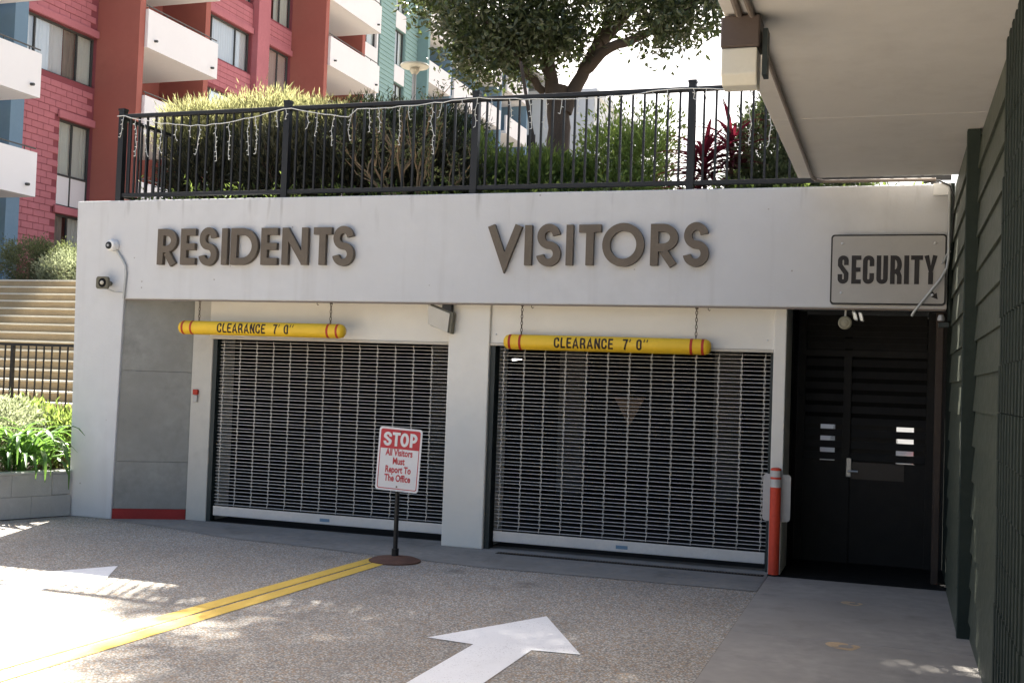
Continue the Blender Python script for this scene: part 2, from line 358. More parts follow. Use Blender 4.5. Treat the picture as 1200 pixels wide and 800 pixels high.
# rolling grille gates
def gate(x0, x1, z1, n, label, y=11.32):
    g = thing('rolling_gate', ((x0+x1)/2, y, 0), label, 'gate', 'rolling grille gates of the garage')
    MB().box(x0+.001, x0+.055, y-.09 if x0 > -5 else y-.045, y+.05, .001, z1-.006).build('guide', M_dgreen, g)
    MB().box(x1-.035, x1, y-.045, y+.05, 0, z1).build('guide', M_dgreen, g)
    bb = MB().box(x0+.075, x1-.04, y-.025, y+.025, .075, .175).build('bottom_bar', M_alu, g, bevel=.004)
    MB().box(x0+.08, x1-.045, y-.032, y-.026, .165, .185).build('lip', M_alu, bb)
    MB().box((x0+x1)/2-.06, (x0+x1)/2+.06, y-.0275, y-.0265, .105, .14).build('sticker', M_blue, bb)
    a, b = x0+.075, x1-.04
    rod = MB().tube([(-(b-a)/2, 0, 0), ((b-a)/2, 0, 0)], .0043, 6).mesh('grille_rod', M_rod, smooth=True)
    zs = [.205+(z1-.235)*i/(n-1) for i in range(n)]
    for z in zs: put('grille_rod', rod, g, ((a+b)/2, y+random.uniform(-.003, .003), z+random.uniform(-.003, .003)), (0, random.uniform(-.0018, .0018), 0))
    ch = MB(); dx = 0
    for i in range(n-1):
        s = .005 if i % 2 else -.005
        ch.box(s-.0028, s+.0028, -.010, -.006, zs[i]-.012, zs[i+1]+.012)
    cm = ch.mesh('link_chain', M_link)
    k = int((b-a)/.215)
    for i in range(k+1): put('link_chain', cm, g, (a+.05+(b-a-.1)*i/k, y, 0))
    return g
gate(-7.43, -4.42, 2.09, 50, 'rolling grille gate under the RESIDENTS letters, behind the stop sign')
gate(-3.965, -1.10, 2.09, 49, 'rolling grille gate under the VISITORS letters, beside the orange bollard', 11.13)
# inside the garage, seen dimly through the grille
ys = thing('yield_sign', (-3.85, 17.1, 0), 'faint triangular sign hanging inside the garage behind the right gate', 'sign')
MB().prism([(-4.09, 1.53), (-3.60, 1.54), (-3.85, 1.08)], 'y', 17.08, 17.1).build('triangle_board', mat('dull_sign', (.45, .33, .25)), ys)
MB().tube([(-3.85, 17.12, 1.5), (-3.85, 17.12, 2.75)], .012, 6).build('hanger', M_chain, ys)
fl = thing('ceiling_lamp', (-5.65, 17, 2.05), 'lit tube lamp glowing inside the garage behind the right gate', 'lamp')
MB().tube([(-5.73, 17, 2.05), (-5.58, 17, 2.06)], .013, 8).build('lamp_tube', emis('tube_light', (1, .97, .9), 2.5), fl)
MB().box(-5.76, -5.55, 16.97, 17.03, 2.065, 2.10).build('housing', M_gint, fl)
MB().tube([(-5.65, 17, 2.1), (-5.65, 17, 2.75)], .008, 6).build('hanger', M_chain, fl)

# ------------------------------------------------------------------ stroke lettering
def stroke(mb, pts, w, y0, y1, O, closed=False):
    """thick 2D polyline (x,z) with mitred joins as a solid between y0 (front) and y1"""
    P = [Vector((p[0], p[1])) for p in pts]; n = len(P); Lf, Rt = [], []
    for i in range(n):
        if closed: a, b = P[(i-1) % n], P[(i+1) % n]
        else: a, b = P[max(i-1, 0)], P[min(i+1, n-1)]
        d1 = (P[i]-a) if (closed or i > 0) else (b-P[i]); d2 = (b-P[i]) if (closed or i < n-1) else d1
        d1 = d1.normalized(); d2 = d2.normalized()
        n1 = Vector((-d1.y, d1.x)); n2 = Vector((-d2.y, d2.x)); m = (n1+n2).normalized()
        k = w/2/max(.35, m.dot(n1)); Lf.append(P[i]+m*k); Rt.append(P[i]-m*k)
    V = []
    for y in (y0, y1):
        for q in Lf+Rt: V.append((O[0]+q.x, y, O[1]+q.y))
    F = []; T = 2*n
    for i in range(n if closed else n-1):
        j = (i+1) % n
        F += [(i, j, n+j, n+i), (T+i, T+n+i, T+n+j, T+j), (i, T+i, T+j, j), (n+i, n+j, T+n+j, T+n+i)]
    if not closed: F += [(0, n, T+n, T), (n-1, T+n-1, T+2*n-1, 2*n-1)]
    mb.add(V, F)
def glyph(c, w, W_, H, narrow=False):
    """centre lines of a letter in a box W_ x H, stroke width w: list of (points, closed)"""
    h = w/2; X0, X1, Z0, Z1 = h, W_-h, h, H-h
    if c == 'I': return [([(W_/2, 0), (W_/2, H)], 0)]
    if c == 'E':
        return [([(X1+h, Z1), (X0, Z1), (X0, Z0), (X1+h, Z0)], 0), ([(X0+h, H*.5), (X1+h*.8, H*.5)], 0)]
    if c == 'T': return [([(0, Z1), (W_, Z1)], 0), ([(W_/2, 0), (W_/2, Z1-h)], 0)]
    if c == 'V': return [([(h*1.1, H), (W_/2, h*.6), (W_-h*1.1, H)], 0)]
    if c == 'Y': return [([(h*1.1, H), (W_/2, H*.42), (W_-h*1.1, H)], 0), ([(W_/2, 0), (W_/2, H*.42)], 0)]
    if c == 'N': return [([(X0, 0), (X0, H)], 0), ([(X0, H-h*.6), (X1, h*.6)], 0), ([(X1, 0), (X1, H)], 0)]
    if c == 'O':
        return [(arc(W_/2, H/2, W_/2-h, H/2-h, 0, 360, 40)[:-1], 1)]
    if c == 'D':
        r = min((H-w)/2, X1-X0)
        return [([(X0, Z0), (X1-r, Z0)]+arc(X1-r, H/2, r, (H-w)/2, -90, 90, 20)[1:-1]+[(X1-r, Z1), (X0, Z1)], 1)]
    if c == 'R':
        m = H*.43; ry = (Z1-m)/2; r = min(ry*1.15, (X1-X0)*.75)
        r = min(r, (X1-X0)*.62)
        return [([(X0, 0), (X0, H)], 0), ([(X0, Z1), (X1-r, Z1)]+arc(X1-r, (Z1+m)/2, r, ry, 90, -90, 16)[1:]+[(X0, m)], 0),
                ([((X0+X1)/2-h*.1, m-h), (X1-h*.1, 0)] if not narrow else [((X0+X1)/2, m), (X1-w*.3, m-w*.15), (X1, m-w*.9), (X1, 0)], 0)]
    if c == 'S':
        ry = (H-w)/4; rx = (W_-w)/2; cx = W_/2
        if narrow:
            z3, z1 = Z1, Z0; q = rx; zu = H*.66; zl = H*.34
            return [([(X1, H*.66)]+[(X1, Z1-q)]+arc(cx, Z1-q, rx, q, 0, 180, 12)[1:]+[(X0, H*.66), (X1, H*.36), (X1, Z0+q)]+arc(cx, Z0+q, rx, q, 0, -180, 12)[1:]+[(X0, H*.34)], 0)]
        up = arc(cx, Z1-ry, rx*.92, ry, 8, 255, 24); lo = arc(cx, Z0+ry, rx, ry, 75, -172, 24)
        return [(up+lo, 0)]
    if c == 'C':
        rx = (W_-w)/2; cx = W_/2
        return [([(X1, H*.62), (X1, Z1-rx)]+arc(cx, Z1-rx, rx, rx, 0, 180, 12)[1:]+[(X0, Z0+rx)]+arc(cx, Z0+rx, rx, rx, 180, 360, 12)[1:]+[(X1, H*.38)], 0)]
    if c == 'L': return [([(X0, H), (X0, Z0), (W_, Z0)], 0)]
    if c == 'A': return [([(h, 0), (W_/2, H-h*.6), (W_-h, 0)], 0), ([(W_*.25, H*.28), (W_*.75, H*.28)], 0)]
    if c == '7': return [([(0, Z1), (X1, Z1), (W_*.38, 0)], 0)]
    if c == '0':
        rx = (W_-w)/2; cx = W_/2
        return [(arc(cx, Z1-rx, rx, rx, 0, 180, 10)+arc(cx, Z0+rx, rx, rx, 180, 360, 10), 1)]
    if c == "'": return [([(W_*.6, H), (W_*.4, H*.72)], 0)]
    if c == 'U':
        rx = (W_-w)/2; cx = W_/2
        return [([(X0, H), (X0, Z0+rx)]+arc(cx, Z0+rx, rx, rx, 180, 360, 12)[1:]+[(X1, H)], 0)]
    if c == 'P':
        m = H*.42; r = min((Z1-m)/2, X1-X0)
        return [([(X0, 0), (X0, H)], 0), ([(X0, Z1), (X1-r, Z1)]+arc(X1-r, (Z1+m)/2, r, (Z1-m)/2, 90, -90, 12)[1:]+[(X0, m)], 0)]
def letter_mb(c, x0, x1, z0, z1, w, y0, y1, narrow=False):
    mb = MB()
    for i, (p, cl) in enumerate(glyph(c, w, x1-x0, z1-z0, narrow)):
        stroke(mb, p, w, y0-.0006*i, y1-.0006*i, (x0, z0), cl)
    return mb
RES = [('R', -7.896, -7.643), ('E', -7.59, -7.399), ('S', -7.352, -7.12), ('I', -7.063, -6.99), ('D', -6.946, -6.606), ('E', -6.568, -6.366), ('N', -6.309, -5.996), ('T', -5.929, -5.715), ('S', -5.699, -5.45)]
VIS = [('V', -3.955, -3.578), ('I', -3.553, -3.479), ('S', -3.428, -3.178), ('I', -3.121, -3.051), ('T', -2.992, -2.768), ('O', -2.753, -2.337), ('R', -2.274, -2.008), ('S', -1.957, -1.711)]
for word, rows, lab in (('RESIDENTS', RES, 'bronze raised letters reading RESIDENTS on the white fascia'), ('VISITORS', VIS, 'bronze raised letters reading VISITORS on the white fascia')):
    t = thing('raised_lettering', (rows[0][1], 10.83, 2.89), lab, 'lettering', 'raised words on the garage fascia')
    for c, a, b in rows:
        e = .012 if c in 'SO' else 0
        letter_mb(c, a, b, 2.89-e, 3.292+e, .076 if c != 'I' else b-a, 10.79, 10.84).build('letter', M_bronze, t)

def text_mb(body, size, xs, off=0., just='CENTER'):
    """lettering from the built-in font as flat faces; returns vertices (x, z) scaled and faces"""
    cu = bpy.data.curves.new('lettering', 'FONT'); cu.body = body; cu.size = size; cu.offset = off; cu.align_x = just; cu.resolution_u = 4
    ob = bpy.data.objects.new('lettering', cu); COL.objects.link(ob)
    me = bpy.data.meshes.new_from_object(ob)
    v = [(p.co.x*xs, p.co.y) for p in me.vertices]; f = [tuple(p.vertices) for p in me.polygons]
    bpy.data.objects.remove(ob); bpy.data.curves.remove(cu); bpy.data.meshes.remove(me)
    return v, f
# ------------------------------------------------------------------ security sign
sg = thing('security_sign', (-.09, 10.8, 2.53), 'grey framed board reading SECURITY with small arrow on the fascia corner', 'sign')
MB().prism(rrect(-.588, .405, 2.535, 3.172, .03), 'y', 10.775, 10.848).build('frame', M_black, sg)
MB().prism(rrect(-.574, .391, 2.549, 3.158, .022), 'y', 10.770, 10.785).build('board', M_signg, sg)
for c, a, b in [('S', -.524, -.430), ('E', -.404, -.320), ('C', -.305, -.207), ('U', -.187, -.089), ('R', -.069, .030), ('I', .050, .090), ('T', .106, .207), ('Y', .216, .332)]:
    letter_mb(c, a, b, 2.722, 2.980, .040 if c != 'I' else .042, 10.7665, 10.771, True).build('letter', M_ink, sg)
MB().prism([(.262, 2.655), (.284, 2.673), (.312, 2.635), (.328, 2.648), (.338, 2.588), (.282, 2.610), (.298, 2.622)], 'y', 10.7665, 10.771).build('arrow_mark', M_ink, sg)
for x, z in ((-.49, 3.09), (.305, 3.09), (-.49, 2.64), (.292, 2.628)):
    MB().lathe((x, 10.771, z), [(.012, 0), (.012, -.004), (.006, -.009)], 10, 'y').build('bolt', M_alu, sg)

# ------------------------------------------------------------------ clearance bars
def chain(mb, x, y, z0, z1, r=.004):
    n = max(2, round((z1-z0)/.036)); st = (z1-z0)/n
    for i in range(n):
        zc = z0+st*(i+.5); a = .010; h = st*.62
        pts = [(a*math.cos(q), h*math.sin(q)) for q in [2*math.pi*k/10 for k in range(11)]]
        mb.tube([(x+p[0], y, zc+p[1]) if i % 2 else (x, y+p[0], zc+p[1]) for p in pts], r, 5, cap=False)
def clearance(x0, x1, zc, chains, lab, tilt):
    y, r = 10.93, .077
    t = thing('clearance_bar', ((x0+x1)/2, y, zc), lab, 'clearance bar', 'yellow clearance bars hanging over the gates')
    prof = [(.001, 0), (r*.55, .006), (r*.85, .025), (r, .06)]
    L_ = x1-x0
    MB().lathe((x0, y, zc), prof+[(r, L_*.33), (r, L_*.66)]+[(q, L_-h) for q, h in reversed(prof)], 28, 'x').build('tube', M_yel, t, smooth=True)
    for x in (x0+.075, x0+.185, x1-.185, x1-.075):
        MB().lathe((x-.013, y, zc), [(r+.0008, 0), (r+.0008, .026)], 28, 'x').build('stripe', M_redtape, t, smooth=True)
    tm = MB(); X_ = 0.; H_ = .105
    for c in "CLEARANCE  7' 0''":
        if c == ' ': X_ += .042; continue
        wd_ = {'L': .048, 'E': .048, "'": .018, '7': .052, '0': .054, 'A': .066, 'N': .058}.get(c, .056)
        q_ = letter_mb(c, X_, X_+wd_, 0, H_, .0175 if c != "'" else .011, 0, .001, True); tm.add(q_.v, q_.f); X_ += wd_+.0125
    me = bpy.data.meshes.new('lettering'); me.from_pydata([(v[0]-X_/2, v[1], v[2]) for v in tm.v], [], tm.f)
    bm = bmesh.new(); bm.from_mesh(me)
    for k in range(0, 11):
        bmesh.ops.bisect_plane(bm, geom=bm.verts[:]+bm.edges[:]+bm.faces[:], plane_co=(0, 0, k*.0105), plane_no=(0, 0, 1))
    for p in bm.verts:
        z = p.co.z-.050; p.co.z = z; p.co.y = p.co.y-math.sqrt(max(1e-6, (r+.0014)**2-z*z))
    for p in bm.verts: p.co.z -= .0
    bm.to_mesh(me); bm.free(); me.materials.append(M_inkbr)
    put('lettering', me, t, ((x0+x1)/2-.02, y, zc))['kind'] = 'stuff'
    for x in chains:
        c = MB(); chain(c, x, y, zc+r-.005, 2.50); c.lathe((x, y, 2.485), [(.016, 0), (.016, .014)], 10)
        c.build('chain', M_chain, t)
    t.rotation_euler = (0, tilt, 0)
clearance(-7.65, -5.58, 2.195, (-7.40, -5.76), 'yellow clearance bar hanging over the left, residents gate', R(.15))
clearance(-3.78, -1.68, 2.122, (-3.60, -1.83), 'yellow clearance bar hanging over the right, visitors gate', R(.15))
for x, lab in ((-1.72, 'small bare hook under the fascia right of the right bar chain above the visitors gate'), (-3.50, 'small bare hook under the fascia beside the left chain of the visitors bar'), (-5.93, 'small bare hook under the fascia beside the chain of the residents bar')):
    hk = MB(); hk.tube([(x, 10.93, 2.5), (x, 10.93, 2.48), (x+.012, 10.93, 2.468), (x+.02, 10.93, 2.478)], .004, 6)
    tag(hk.build('ceiling_hook', M_chain, origin=(x, 10.93, 2.5)), lab, 'hook', 'spare hooks under the fascia')

# ------------------------------------------------------------------ things fixed to the garage
cc = thing('dome_camera', (-8.51, 10.84, 3.11), 'white round security camera high on the left pillar', 'camera')
MB().lathe((-8.51, 10.848, 3.11), [(.062, 0), (.068, -.03), (.066, -.075), (.052, -.095), (.03, -.10)], 20, 'y').build('housing', M_white, cc, smooth=True)
MB().lathe((-8.52, 10.75, 3.105), [(.042, 0), (.042, -.005), (.032, -.012)], 16, 'y').build('lens_ring', M_black, cc)
MB().lathe((-8.52, 10.738, 3.105), [(.016, 0), (.014, -.008)], 12, 'y').build('lens', M_plate, cc)
tag(MB().tube([(-8.47, 10.83, 3.05), (-8.40, 10.83, 2.97), (-8.34, 10.83, 2.88), (-8.33, 10.83, 2.78), (-8.34, 10.83, 2.62), (-8.345, 10.83, 2.50)], .014, 8).build('conduit_pipe', M_gpipe, smooth=True), 'bent grey conduit dropping from the round camera on the left pillar', 'conduit')
hs = thing('horn_speaker', (-8.54, 10.8, 2.68), 'small olive horn speaker under the camera on the left pillar', 'speaker')
MB().prism(rrect(-8.63, -8.47, 2.605, 2.745, .03), 'y', 10.70, 10.735).build('bell', M_olive, hs)
MB().lathe((-8.545, 10.74, 2.675), [(.06, 0), (.035, .06), (.028, .105)], 14, 'y').build('driver', M_olive, hs, smooth=True)
MB().lathe((-8.545, 10.7, 2.675), [(.052, .0), (.05, -.003)], 16, 'y').build('mouth', M_dark, hs)
MB().lathe((-8.545, 10.696, 2.675), [(.024, 0), (.02, -.012), (.004, -.018)], 14, 'y').build('cone', M_tan, hs, smooth=True)
MB().tube([(-8.5, 10.73, 2.61), (-8.45, 10.8, 2.58), (-8.37, 10.845, 2.575)], .006, 6).build('lead', M_gpipe, hs)
al = thing('call_box', (-7.62, 11.25, 1.43), 'small red and grey call box on the left gate jamb', 'call box')
MB().box(-7.655, -7.59, 11.235, 11.269, 1.44, 1.50).build('red_cover', M_redtape, al, bevel=.006)
MB().box(-7.65, -7.595, 11.24, 11.269, 1.355, 1.435).build('grey_base', M_plate, al, bevel=.006)
hb = thing('wall_lamp', (-4.55, 11.2, 2.35), 'beige box lamp tucked under the fascia left of the middle column', 'lamp')
MB().prism([(-4.62, 2.49), (-4.37, 2.40), (-4.39, 2.20), (-4.61, 2.29)], 'y', 10.89, 10.905).build('lid', M_tan, hb, bevel=.003)
MB().prism([(-4.60, 2.50), (-4.335, 2.41), (-4.355, 2.19), (-4.59, 2.275)], 'y', 10.907, 10.985).build('lamp_box', M_olive, hb, bevel=.004)
MB().box(-4.47, -4.37, 10.92, 10.98, 2.42, 2.504).build('bracket', M_black, hb)
fd = thing('flood_lamp', (-.36, 10.95, 2.44), 'small twin chrome lamp head hanging under the security sign', 'lamp')
MB().tube([(-.385, 10.93, 2.505), (-.38, 10.90, 2.46)], .01, 6).build('stem', M_gpipe, fd)
for dx in (0, .055):
    MB().obox((-.365+dx, 10.86, 2.435-dx*.15), Vector((1, 0, -.2)).normalized(), Vector((0, 1, 0)), Vector((-.25, 0, 1)).normalized(), .036, .08, .085).build('lamp_head', mat('bright_chrome', (.85, .85, .82), .25, .05, metal=.6), fd, bevel=.008)
sp = thing('round_sounder', (-.46, 10.95, 2.38), 'round cream sounder hanging under the fascia left of the flood lamp', 'sounder')
MB().lathe((-.455, 10.92, 2.375), [(.02, .05), (.055, .03), (.062, 0), (.05, -.012), (.05, -.004), (.03, -.004), (.028, -.014), (.008, -.018)], 20, 'y').build('disc', M_olive if False else mat('cream_plastic', (.30, .28, .2), .5), sp, smooth=True)
MB().tube([(-.455, 10.95, 2.42), (-.45, 10.95, 2.51)], .01, 6).build('stem', M_gpipe, sp)
tag(MB().tube([(.43, 10.78, 3.02), (.40, 10.74, 2.97), (.37, 10.72, 2.90)], .012, 8).build('conduit_pipe', M_gpipe, smooth=True), 'short conduit stub crossing to the right edge of the security sign', 'conduit')
tag(MB().tube([(.418, 10.78, 3.63), (.418, 10.74, 3.25), (.418, 10.72, 2.95), (.405, 10.72, 2.86), (.36, 10.72, 2.77), (.14, 10.73, 2.47), (.125, 10.76, 2.44)], .0125, 8).build('conduit_pipe', M_gpipe, smooth=True), 'thin grey conduit slanting across the lower right corner of the security sign', 'conduit')
tag(MB().tube([(.445, 10.86, 3.64), (.445, 10.85, 2.40)], .02, 8).build('conduit_pipe', M_shingd, smooth=True), 'dark green vertical pipe at the right end of the fascia', 'conduit')
eb = thing('pipe_fitting', (.38, 10.8, 2.40), 'small grey pipe fitting under the right end of the fascia', 'fitting')
MB().lathe((.37, 10.78, 2.40), [(.03, 0), (.033, .02), (.02, .05)], 12).build('cap', M_plate, eb, smooth=True)
MB().box(.35, .44, 10.77, 10.83, 2.34, 2.385).build('clamp', M_dgreen, eb, bevel=.004)
jb = thing('junction_box', (.35, 10.8, 3.58), 'white junction box on the top right corner of the fascia', 'junction box')
MB().box(.285, .41, 10.78, 10.849, 3.525, 3.625).build('box_body', M_white, jb, bevel=.005)
MB().box(.28, .415, 10.772, 10.779, 3.52, 3.629).build('cover', M_white, jb, bevel=.003)
tag(MB().tube([(.20, 10.82, 3.645), (.33, 10.77, 3.648), (.42, 10.76, 3.60), (.452, 10.75, 3.50), (.455, 10.76, 3.3), (.44, 10.79, 3.1)], .009, 8).build('black_cable', M_black, smooth=True), 'black cable looping off the fascia beside the junction box', 'cable')
bp_ = thing('metal_plate', (-1.0, 10.96, .72), 'grey rounded metal plate on the jamb behind the orange bollard', 'plate')
MB().prism(rrect(-1.16, -.905, .505, .945, .035), 'y', 10.955, 10.963).build('plate', M_plate, bp_)
MB().tube([(-1.09, 10.962, .75), (-1.09, 10.992, .75)], .01, 6).build('bracket', M_plate, bp_)
bo = thing('bollard', (-1.03, 10.87, 0), 'orange red bollard post with white reflective bands by the security entrance', 'bollard')
BC = (-1.035, 10.87, 0)
MB().lathe(BC, [(.05, 0), (.05, .99), (.046, 1.005), (.02, 1.012)], 20).build('post', M_orange, bo, smooth=True)
for a, b in ((.925, .985), (.83, .905)): MB().lathe(BC, [(.0512, a), (.0512, b)], 20).build('reflective_band', M_refl, bo, smooth=True)
MB().lathe(BC, [(.056, 0), (.056, .02), (.05, .026)], 20).build('foot', M_dark, bo)

# ------------------------------------------------------------------ stop sign on its stand
ss = thing('stop_sign', (-4.42, 9.86, 0), 'red and white STOP notice for visitors on a black post with rusty base', 'sign')
MB().lathe((-4.42, 9.86, 0), [(.245, 0), (.245, .012), (.20, .03), (.10, .042), (.045, .052)], 32).build('base', M_rust, ss, smooth=True)
MB().tube([(-4.42, 9.86, .04), (-4.42, 9.86, .12)], .034, 12).build('collar', M_black, ss)
MB().tube([(-4.42, 9.86, .05), (-4.42, 9.86, .9)], .022, 10).build('post', M_black, ss, smooth=True)
BX, BZ, BW, BH = -4.405, .955, .215, .297
bd = bpy.data.objects.new('board', MB().prism(rrect(-BW, BW, -BH, BH, .03), 'y', -.002, .002).mesh('board', M_signw)); COL.objects.link(bd)
bd.parent = ss; bd.location = (BX-wloc(ss).x, -.03, BZ); bd.rotation_euler = (0, R(2.6), R(4)); WL[bd.name] = Vector((0, 0, 0))
def ring(mb, o, i, y0, y1):
    n = len(o); V = [(p[0], y0, p[1]) for p in o+i]
    mb.add(V, [(k, (k+1) % n, n+(k+1) % n, n+k) for k in range(n)])
def flat(name, v, f, m, dx, dz, y, parent):
    me = bpy.data.meshes.new(name); me.from_pydata([(a+dx, y, b+dz) for a, b in v], [], f); me.materials.append(m)
    o = bpy.data.objects.new(name, me); COL.objects.link(o); o.parent = parent; WL[o.name] = Vector(); return o
b_ = MB(); ring(b_, rrect(-.197, .197, -.279, .12, .02), rrect(-.190, .190, -.272, .127, .015), -.0032, 0); b_.build('border_line', M_signr, bd)
hd = arc(.197-.02, .279-.02, .02, .02, 0, 90, 5)+arc(-.197+.02, .279-.02, .02, .02, 90, 180, 5)+[(-.197, .098), (.197, .098)]
flat('red_header', hd, [tuple(range(len(hd)))], M_signr, 0, 0, -.0036, bd)
st = MB()
for c, a, b in (('S', -.165, -.085), ('T', -.078, .000), ('O', .002, .086), ('P', .098, .170)):
    m_ = letter_mb(c, a, b, .122, .252, .026, -.0062, -.004, c == 'S'); st.add(m_.v, m_.f)
st.build('stop_lettering', M_signw, bd)
for txt, z in (('All Visitors', .034), ('Must', -.045), ('Report To', -.125), ('The Office', -.205)):
    v, f = text_mb(txt, .088, .68, .0026); flat('notice_line', v, f, M_signr, 0, z, -.0036, bd)
for z in (.262, -.255): MB().lathe((0, -.002, z), [(.008, 0), (.008, -.004)], 8, 'y').build('bolt', M_chain, bd)

# ------------------------------------------------------------------ road markings
def marking(name, pts, m, lab, cat='road marking', group=None, z=.0045):
    o = MB().add([(x, y, z) for x, y in pts], [tuple(range(len(pts)))]).build(name, m, origin=(pts[0][0], pts[0][1], 0)); return tag(o, lab, cat, group)
marking('painted_arrow', [(-2.41, 8.15), (-2.93, 7.11), (-2.585, 7.07), (-2.61, 4.9), (-2.21, 4.9), (-2.19, 7.09), (-1.87, 7.12)], M_arrow, 'white arrow painted on the driveway in front of the visitors gate', group='white arrows on the driveway')
marking('painted_arrow', [(-6.38, 8.37), (-6.93, 7.40), (-6.58, 7.42), (-6.66, 5.1), (-6.24, 5.1), (-6.17, 7.46), (-5.86, 7.45)], M_arrow, 'white arrow painted on the driveway in front of the residents gate, partly sunlit', group='white arrows on the driveway')
def ylx(y): return -4.555-.042*(9.9-y)
yl = thing('centre_line', (-4.6, 9.9, 0), 'yellow double line running up the driveway to the stop sign', 'road marking')
for s in (-1, 1):
    pts = []
    for y in (9.93, 7.5, 5, 0, -8): pts.append((ylx(y)+s*(.075+.0055*min(3.5, 9.9-y)), y))
    P = [(x-.064-.0045*min(3.5, 9.9-y), y, .0045) for x, y in pts]+[(x+.064+.0045*min(3.5, 9.9-y), y, .0045) for x, y in reversed(pts)]
    MB().add(P, [tuple(range(len(P)))]).build('stripe', M_yline, yl)
for (x, y), lab, k in (((-.30, 8.14), 'worn peach painted footprint mark on the walkway, the nearer one', 1), ((-.30, 9.79), 'faint peach painted footprint mark on the walkway near the entrance', .75)):
    o = [(x+.11*k*math.cos(q)*(1+.15*math.sin(3*q)), y+.115*k*math.sin(q)*(1+.2*math.cos(2*q+1))) for q in [i*math.pi/10 for i in range(20)]]
    i_ = [(x+.02+.05*k*math.cos(q), y+.05*k*math.sin(q)) for q in [i*math.pi/10 for i in range(20)]]
    n = 20; V = [(a, b, .0135) for a, b in o+i_]
    mk = MB().add(V, [(j, (j+1) % n, n+(j+1) % n, n+j) for j in range(n) if j not in (3, 12)]).build('painted_footprint', M_peach)
    tag(mk, lab, 'road marking', 'painted footprints on the walkway')

# ================================================================== SECURITY GATE AND COURT BEYOND
sd = thing('security_gate', (-.3, 12.1, 0), 'black slatted metal gate with lever handle in the dark security entrance', 'gate')
GY = 12.1
MB().box(-.955, -.88, GY-.03, GY+.03, .01, 2.55).build('frame_post', M_gate, sd)
MB().box(.30, .472, GY-.03, GY+.03, .009, 2.55).build('frame_post', M_gate, sd)
MB().box(-.50, -.425, GY-.04, GY+.03, .01, 2.10).build('mullion', M_gate, sd)
MB().box(-.88, .30, GY-.03, GY+.03, 2.10, 2.16).build('transom', M_gate, sd)
for x0, x1 in ((-.878, -.502), (-.423, .298)):
    sm = MB().prism([(-.018, -.036), (.0, -.036), (.016, .036), (-.002, .036)], 'x', -(x1-x0)/2, (x1-x0)/2).mesh('slat', M_gate)
    sm2 = MB().prism([(-.018, -.036), (.0, -.036), (.016, .086), (-.002, .086)], 'x', -(x1-x0)/2, (x1-x0)/2).mesh('slat', M_gate)
    for i in range(12):
        put('slat', sm, sd, ((x0+x1)/2, GY, 1.11+i*.119-.028))
    MB().box(x0-.012, x1+.012, GY-.008, GY+.01, .0095, 1.035).build('kick_panel', M_gate, sd)
for x0, x1 in ((-.90, -.72), (-.575, .02), (.185, .32)): MB().box(x0, x1, GY+.031, GY+.035, .96, 1.45).build('light_blocker', M_gate, sd)  # added panels block the bright court, leaving only small lit gaps
for x0, x1 in ((-.90, .31),): MB().box(x0, x1, GY+.037, GY+.041, 1.40, 2.5).build('light_blocker', M_dark, sd)  # added sheet closing off the court light higher up
for i in range(3):
    put('slat', MB().prism([(-.018, -.05), (.0, -.05), (.016, .05), (-.002, .05)], 'x', -.58, .58).mesh('slat', M_gate), sd, (-.29, GY, 2.23+i*.12))
MB().box(-.41, .1, GY-.02, GY-.0095, .86, 1.03).build('lock_panel', mat('dark_brown_panel', (.035, .028, .024), .45), sd)
hnd = MB().box(-.455, -.405, GY-.055, GY-.041, .88, 1.07).build('lock_plate', mat('handle_steel', (.62, .61, .57), .3, .05, metal=.2), sd, bevel=.006)
MB().tube([(-.43, GY-.05, .94), (-.43, GY-.09, .94), (-.34, GY-.09, .94)], .011, 8).build('lever', M_alu, hnd, smooth=True)
pb = thing('brown_post', (.40, 11.0, 0), 'dark brown wooden post at the right side of the security entrance', 'post')
MB().box(.345, .408, 11.16, 11.24, .008, 2.5).build('post', M_brown, pb, bevel=.005)
# walls of the open court and a white car parked in it
cw = thing('court_wall', (1.8, 16, 0), 'dark retaining wall of the open court beyond the security gate', 'wall')
MB().box(1.81, 1.819, 13.2, 20, 0, 3.49).build('right_face', M_gint, cw); MB().box(-1.26, 1.8, 19.96, 19.99, 0, 2.74).build('back_face', M_gint, cw)
M_car = mat('white_car_paint', (.62, .62, .60), .3, .02, spec=.6); M_cg = mat('dark_car_glass', (.012, .014, .016), .08, .05)
car = thing('parked_car', (-.1, 16.8, 0), 'white hatchback parked beyond the slats of the security gate', 'car')
cx = -.33
prof = [(15.0, .35), (14.95, .85), (15.08, 1.02), (15.5, 1.44), (17.2, 1.47), (18.0, 1.05), (18.9, .9), (19.05, .55), (18.95, .3)]
bm_ = MB(); n = len(prof)
V = []
for sx, ins in ((-.82, 0), (-.72, 1), (.72, 1), (.82, 0)): V += [(cx+sx*(1 if z < 1.03 else .78), y, z) for y, z in prof]
F = [tuple(range(n)), tuple(range(4*n-1, 3*n-1, -1))]
for k in range(3): F += [(k*n+i, (k+1)*n+i, (k+1)*n+(i+1) % n, k*n+(i+1) % n) for i in range(n)]
bm_.add(V, F).build('body', M_car, car, bevel=.03, seg=2)
MB().add([(cx-.46, 15.12, 1.06), (cx+.38, 15.12, 1.06), (cx+.34, 15.46, 1.40), (cx-.40, 15.46, 1.40)], [(0, 1, 2, 3)]).build('rear_window', M_cg, car)
